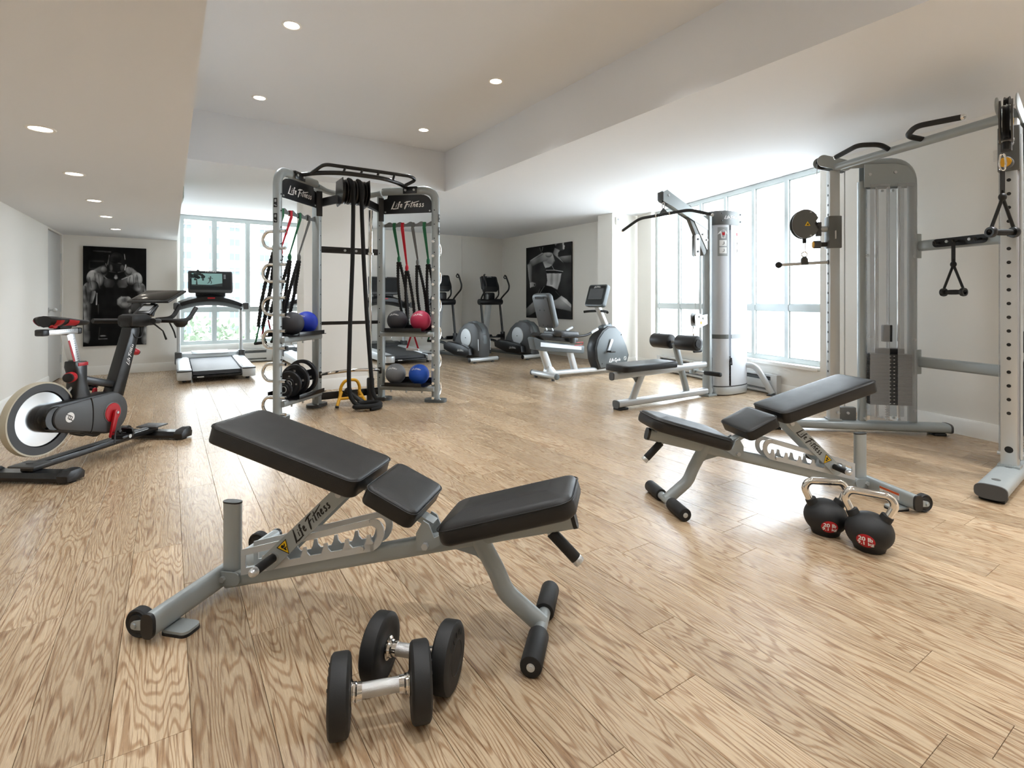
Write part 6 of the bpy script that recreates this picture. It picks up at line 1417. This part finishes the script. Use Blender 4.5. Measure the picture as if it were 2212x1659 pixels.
# ================================================================== dual cable trainer (x towards the wall, +y the far tower)
FT_O = Vector((2.88, 3.78, 0)); FT_A = 14.0
FT_M = Matrix.Translation(FT_O) @ Matrix.Rotation(R(FT_A), 4, 'Z')
t = thing('cable_trainer', 'silver dual-tower cable trainer with an overhead bar, by the right wall', 'gym machine', FT_O, FT_A)
TWR = {}
for s in (1, -1):
    o = Vector((0, s * .64, 0)); d = Vector((math.cos(R(24)), -s * math.sin(R(24)), 0)); n = Vector((-d.y, d.x, 0)) * s   # n points away from the other tower
    TWR[s] = (o, d, n)
    q_ = lambda a, z, l=0.: o + d * a + n * l + P3(0, 0, z)
    part('base_bar', MB().rtube(q_(-.53, .058), q_(.85, .058), .135, .075, n=24, pw=3.2), 'silver', t)
    for a0, a1 in ((-.545, -.53), (.85, .865)): part('bar_cap', MB().rtube(q_(a0, .058), q_(a1, .058), .14, .08, n=24, pw=3.2), 'dark_grey', t)
    for a in (-.47, .78): part('rubber_foot', MB().box(q_(a, .011), (.09, .11, .022), rot=(0, 0, math.degrees(math.atan2(d.y, d.x))), bev=.005), 'rubber', t)
    mb = MB()
    for a in (-.5, -.14): mb.cyl(q_(a + .1, .093), q_(a + .1, .0975), .02, 18)
    part('bar_plug', mb, 'mid_grey', t)
    # adjusting column with its holes
    part('adjusting_column', MB().bar(q_(0, .09), q_(0, 2.20), .078, .078, up=tuple(d), bev=.006), 'steel', t)
    part('column_weld_plate', MB().box(q_(0, .1), (.1, .1, .012), rot=(0, 0, math.degrees(math.atan2(d.y, d.x)))), 'silver', t)
    mb = MB()
    for z in np.arange(.42, 2.1, .083):
        mb.cyl(q_(-.036, z), q_(-.0405, z), .0105, 10)
    mb.cyl(q_(-.036, .2), q_(-.0405, .2), .02, 16); part('column_holes', mb, 'black_print', t)
    part('guide_cable', MB().tube([q_(.09, .15), q_(.09, 2.2)], .004, 6).tube([q_(-.02, .15, .05), q_(-.02, 2.1, .05)], .008, 8), 'steel', t)
    part('lower_pulley_box', MB().box(q_(.1, .15), (.14, .05, .11), rot=(0, 0, math.degrees(math.atan2(d.y, d.x))), bev=.006), 'mid_grey', t)
    for a, l in ((.02, .045), (.1, .03)):
        for k in (-1, 1): part('bolt', MB().cyl(q_(a, .16, k * l), q_(a, .16, k * (l + .016)), .011, 8), 'steel', t)
    # stack enclosure
    part('front_upright', MB().rtube(q_(.22, .09), q_(.22, 2.1), .055, .055, up=tuple(d), n=18, pw=4), 'silver', t)
    part('rear_upright', MB().tube(fillet([q_(.60, .09), q_(.60, 2.265), q_(.02, 2.245)], .2, 10), .034, 16, oval=(.034, .034)), 'silver', t)
    part('rear_brace', MB().bar(q_(.245, .1, .0), q_(.245, 2.08, .0), .012, .05, up=tuple(n)), 'chrome', t)
    for k in (-1, 1):
        for a0, a1 in ((.245, .39), (.45, .585)): part('clear_panel', MB().bar(q_((a0 + a1) / 2, .12, k * .088), q_((a0 + a1) / 2, 2.06, k * .088), a1 - a0, .004, up=tuple(n)), 'clear_acrylic', t)
        part('head_plate', MB().prism([(.22, 2.045), (.60, 2.045), (.59, 2.13), (.54, 2.21), (.45, 2.235), (.22, 2.235)], .006, o + n * (k * .045), d, P3(0, 0, 1)), 'silver', t)
        for a, z in ((.26, 2.15), (.45, 2.16), (.40, 2.03), (.48, 2.03)): part('bolt', MB().cyl(q_(a, z, k * .046), q_(a, z, k * .058), .012, 8), 'steel', t)
        for a, z in ((.245, 1.48), (.60, 1.47), (.60, .78), (.23, .12), (.39, .12), (.48, .12), (.60, .2), (.27, .8)): part('bolt', MB().cyl(q_(a, z, k * .03), q_(a, z, k * .048), .011, 8), 'steel', t)
    for i in range(14): part('stack_plate', MB().bar(q_(.26, .255 + i * .03), q_(.57, .255 + i * .03), .125, .0285, bev=.003), 'dark_grey', t)
    mb = MB()
    for k in (-1, 1):
        for i in range(14):
            for a in (.405, .435): mb.bar(q_(a - .005, .255 + i * .03, k * .0635), q_(a + .006, .255 + i * .03, k * .0635), .001, .005)
    part('stack_numbers', mb, 'white_print', t)
    part('guide_rod', MB().cyl(q_(.33, .12), q_(.33, 2.05), .012, 12), 'chrome', t); part('guide_rod', MB().cyl(q_(.50, .12), q_(.50, 2.05), .012, 12), 'chrome', t)
    part('stack_cable', MB().tube([q_(.425, .70), q_(.425, 2.06)], .004, 6), 'steel', t)
    part('stack_pulley', MB().bar(q_(.41, .76), q_(.41, .90), .05, .065, up=tuple(d), bev=.004), 'black_plastic', t); part('stack_head', MB().bar(q_(.32, .685), q_(.52, .685), .1, .04, bev=.005), 'black_plastic', t)
    mb = MB()
    for i in range(6): mb.bar(q_(.405, .13 + i * .02, .0), q_(.425, .13 + i * .02, 0), .03, .008)
    part('stack_stem', mb, 'chrome', t)
    # top pulley bracket
    mb = MB()
    for k in (-1, 1): mb.prism(hull2((-.09, 2.28), .05, (.08, 2.235), .045), .006, o + n * (k * .045), d, P3(0, 0, 1))
    part('top_bracket', mb, 'silver', t); part('top_pulley', MB().lathe([(.01, -.012), (.05, -.012), (.04, 0), (.05, .012), (.01, .012)], q_(-.08, 2.275), n, 28), 'black_plastic', t)
    # sliding carriage with its pulley head
    zs = 1.68 if s > 0 else 2.02
    part('carriage', MB().bar(q_(0, zs - .135), q_(0, zs + .135), .1, .1, up=tuple(d), bev=.006), 'mid_grey', t)
    part('carriage_label', MB().bar(q_(-.005, zs - .06, -.0505), q_(-.005, zs + .01, -.0505), .001, .05, up=tuple(n)), 'white_print', t)
    k_ = part('carriage_knob', MB().cyl(q_(-.05, zs - .1), q_(-.14, zs - .1), .02, 16), 'black_plastic', t); part('knob_grip', MB().cyl(q_(-.10, zs - .1), q_(-.155, zs - .1), .034, 20, .006), 'dark_grey', k_); part('knob_cap', MB().cyl(q_(-.150, zs - .1), q_(-.159, zs - .1), .029, 20, .003), 'yellow_paint', k_)
    pz = 1.755 if s > 0 else 2.14
    part('pulley_arm', MB().cyl(q_(-.05, zs + .03), q_(-.13, zs + .03), .025, 16), 'steel', t)
    part('swivel_block', MB().bar(q_(-.115, zs - .03), q_(-.115, zs + .09), .05, .035, up=tuple(d), bev=.006), 'dark_grey', t)
    out = []
    cx = -.225
    for a in range(40, 351, 10): out.append((cx + .108 * math.cos(R(a)), pz + .125 * math.sin(R(a))))
    out += [(cx + .10, pz - .05), (cx + .07, pz + .0), (cx + .10, pz + .05)]
    if s < 0:   # the near pulley head is swivelled a little
        sw = Vector((math.cos(R(31)), math.sin(R(31)), 0)); o = o + d * -.1 - sw * -.1; d = sw; n = Vector((-d.y, d.x, 0)) * s
    mb = MB()
    for k in (-1, 1): mb.prism(out, .008, o + n * (k * .026), d, P3(0, 0, 1), bev=.0)
    ph = part('pulley_housing', mb, 'mid_grey' if s > 0 else 'dark_grey', t); part('pulley', MB().lathe([(.01, -.014), (.095, -.014), (.085, 0), (.095, .014), (.01, .014)], q_(cx, pz), n, 32), 'black_plastic', t)
    for k in (-1, 1):
        part('warning_sticker', MB().prism([(-.022, -.016), (.022, -.016), (0, .022)], .001, q_(cx + .015, pz, k * .0305), d, P3(0, 0, 1)), 'warn_yellow', ph)
        part('warning_symbol', MB().prism([(-.008, -.010), (.010, -.010), (.002, .008)], .001, q_(cx + .015, pz, k * .0313), d, P3(0, 0, 1)), 'black_print', ph)
    for z in (-.1, .1): part('bolt', MB().cyl(q_(cx + .04, pz + z, -.035), q_(cx + .04, pz + z, .035), .008, 10), 'steel', ph)
    part('drop_cable', MB().tube([q_(-.125, 2.27), q_(-.13, pz + .08)], .0025, 6), 'steel', t)
    part('cable_stop', MB().cyl(q_(cx + .0, pz - .16), q_(cx + .0, pz - .115), .016, 14), 'rubber', t)
# cross members and overhead bar
lo, ld_, ln = TWR[1]; ro, rd, rn = TWR[-1]
for z, h in ((1.55, .085), (.60, .085)):
    part('cross_member', MB().rtube(lo + ld_ * .63 + P3(0, 0, z), ro + rd * .63 + P3(0, 0, z), .06, h, n=24, pw=4), 'silver', t)
    for oo, dd_, s in ((lo, ld_, 1), (ro, rd, -1)):
        part('cross_flange', MB().bar(oo + dd_ * .60 + P3(0, -s * .045, z - .1), oo + dd_ * .60 + P3(0, -s * .045, z + .1), .07, .012, up=(0, 1, 0), bev=.003), 'silver', t)
part('overhead_bar', MB().cyl((0, -.62, 2.225), (0, .62, 2.225), .031, 20), 'silver', t)
for s in (1, -1):
    h = part('pullup_handle', MB().tube(fillet([(0, s * .13, 2.235), (-.13, s * .10, 2.26), (-.20, s * .22, 2.285), (-.145, s * .47, 2.265)], .05, 6), .0185, 14), 'rubber', t); part('handle_tip', MB().sphere((-.144, s * .474, 2.265), .019, 14, 10), 'chrome', h)
hb = part('hook_plate', MB().prism(hull2((-.16, 0), .032, (.16, 0), .032), .01, (.538, .03, 1.555), (0, -1, 0), (0, 0, 1)), 'black_paint', t)
for y in (-.12, .03, .17): part('hook', MB().tube([(.53, y, 1.555), (.49, y, 1.545), (.475, y, 1.565)], .008, 8), 'rubber', hb)
for y in (-.05, .11): part('bolt', MB().cyl((.535, y, 1.56), (.522, y, 1.56), .011, 10), 'steel', hb)

def ftw(p): return FT_M @ Vector(p)
def ang_of(v): w = FT_M.to_3x3() @ v; return math.degrees(math.atan2(w.y, w.x))
# straight bar on the far pulley
o, d, n = TWR[1]; p = o + d * -.225
b = thing('straight_bar', 'short chrome straight bar with black ball ends hanging from the far tower pulley', 'cable bar', ftw(p + P3(0, 0, 1.40)), ang_of(d))
part('bar', MB().cyl((-.20, 0, .01), (.20, 0, .03), .0135, 16), 'knurled', b)
for s in (-1, 1): part('ball_end', MB().sphere((s * .205, 0, .02 + s * .01), .028, 18, 12), 'rubber', b)
part('swivel', MB().prism([(-.03, .0), (.03, .0), (.025, .05), (.01, .07), (-.01, .07), (-.025, .05)], .03, (0, 0, .01), **XZ, bev=.004), 'dark_grey', b); part('swivel_ring', MB().ring((0, 0, .098), (0, 1, 0), .022, .005, 20, 8), 'chrome', b); part('snap_hook', MB().tube([(-.006, 0, .11), (-.008, 0, .19), (0, 0, .20), (.008, 0, .19), (.006, 0, .11)], .004, 8, closed=True), 'chrome', b)
# strap handles
def strap_handle(label, p, rz, drop):
    b = thing('strap_handle', label, 'cable handle', p, rz, 'black strap handles on the cable trainer')
    part('strap', MB().bar((0, 0, -.01), (0, 0, -drop * .42), .026, .006, up=(0, 1, 0)).tube([(0, 0, -drop * .36), (-.005, 0, -drop * .5), (-.078, 0, -drop)], .009, 8).tube([(0, 0, -drop * .36), (.005, 0, -drop * .5), (.078, 0, -drop)], .009, 8), 'rubber', b)
    part('knot', MB().sphere((0, 0, -drop * .46), .022, 14, 10, (1, .8, 1.1)), 'rubber', b)
    part('grip', MB().lathe([(0, -.06), (.016, -.06), (.019, -.02), (.019, .02), (.016, .06), (0, .06)], (0, 0, -drop), (1, 0, 0), 20), 'rubber', b)
    for s in (-1, 1): part('grip_end', MB().lathe([(.014, 0), (.03, .0), (.033, .012), (.03, .024), (.018, .024), (.014, .01)], (s * .058, 0, -drop), (s, 0, 0), 24), 'black_plastic', b)
    return b
strap_handle('black strap handle hooked on the middle cross member of the cable trainer', ftw((.484, .03, 1.556)), FT_A + 90, .39)
o, d, n = TWR[-1]; p = o + d * -.225 + P3(0, 0, 1.88)
b = strap_handle('black strap handle hanging by a steel snap hook from the near tower pulley', ftw(p), ang_of(n) + 55, .38)
part('snap_hook', MB().tube(fillet([(-.012, 0, -.02), (-.022, 0, .02), (-.012, 0, .075), (.012, 0, .075), (.022, 0, .02), (.012, 0, -.02)], .012, 4, closed=True), .005, 8, closed=True), 'chrome', b)
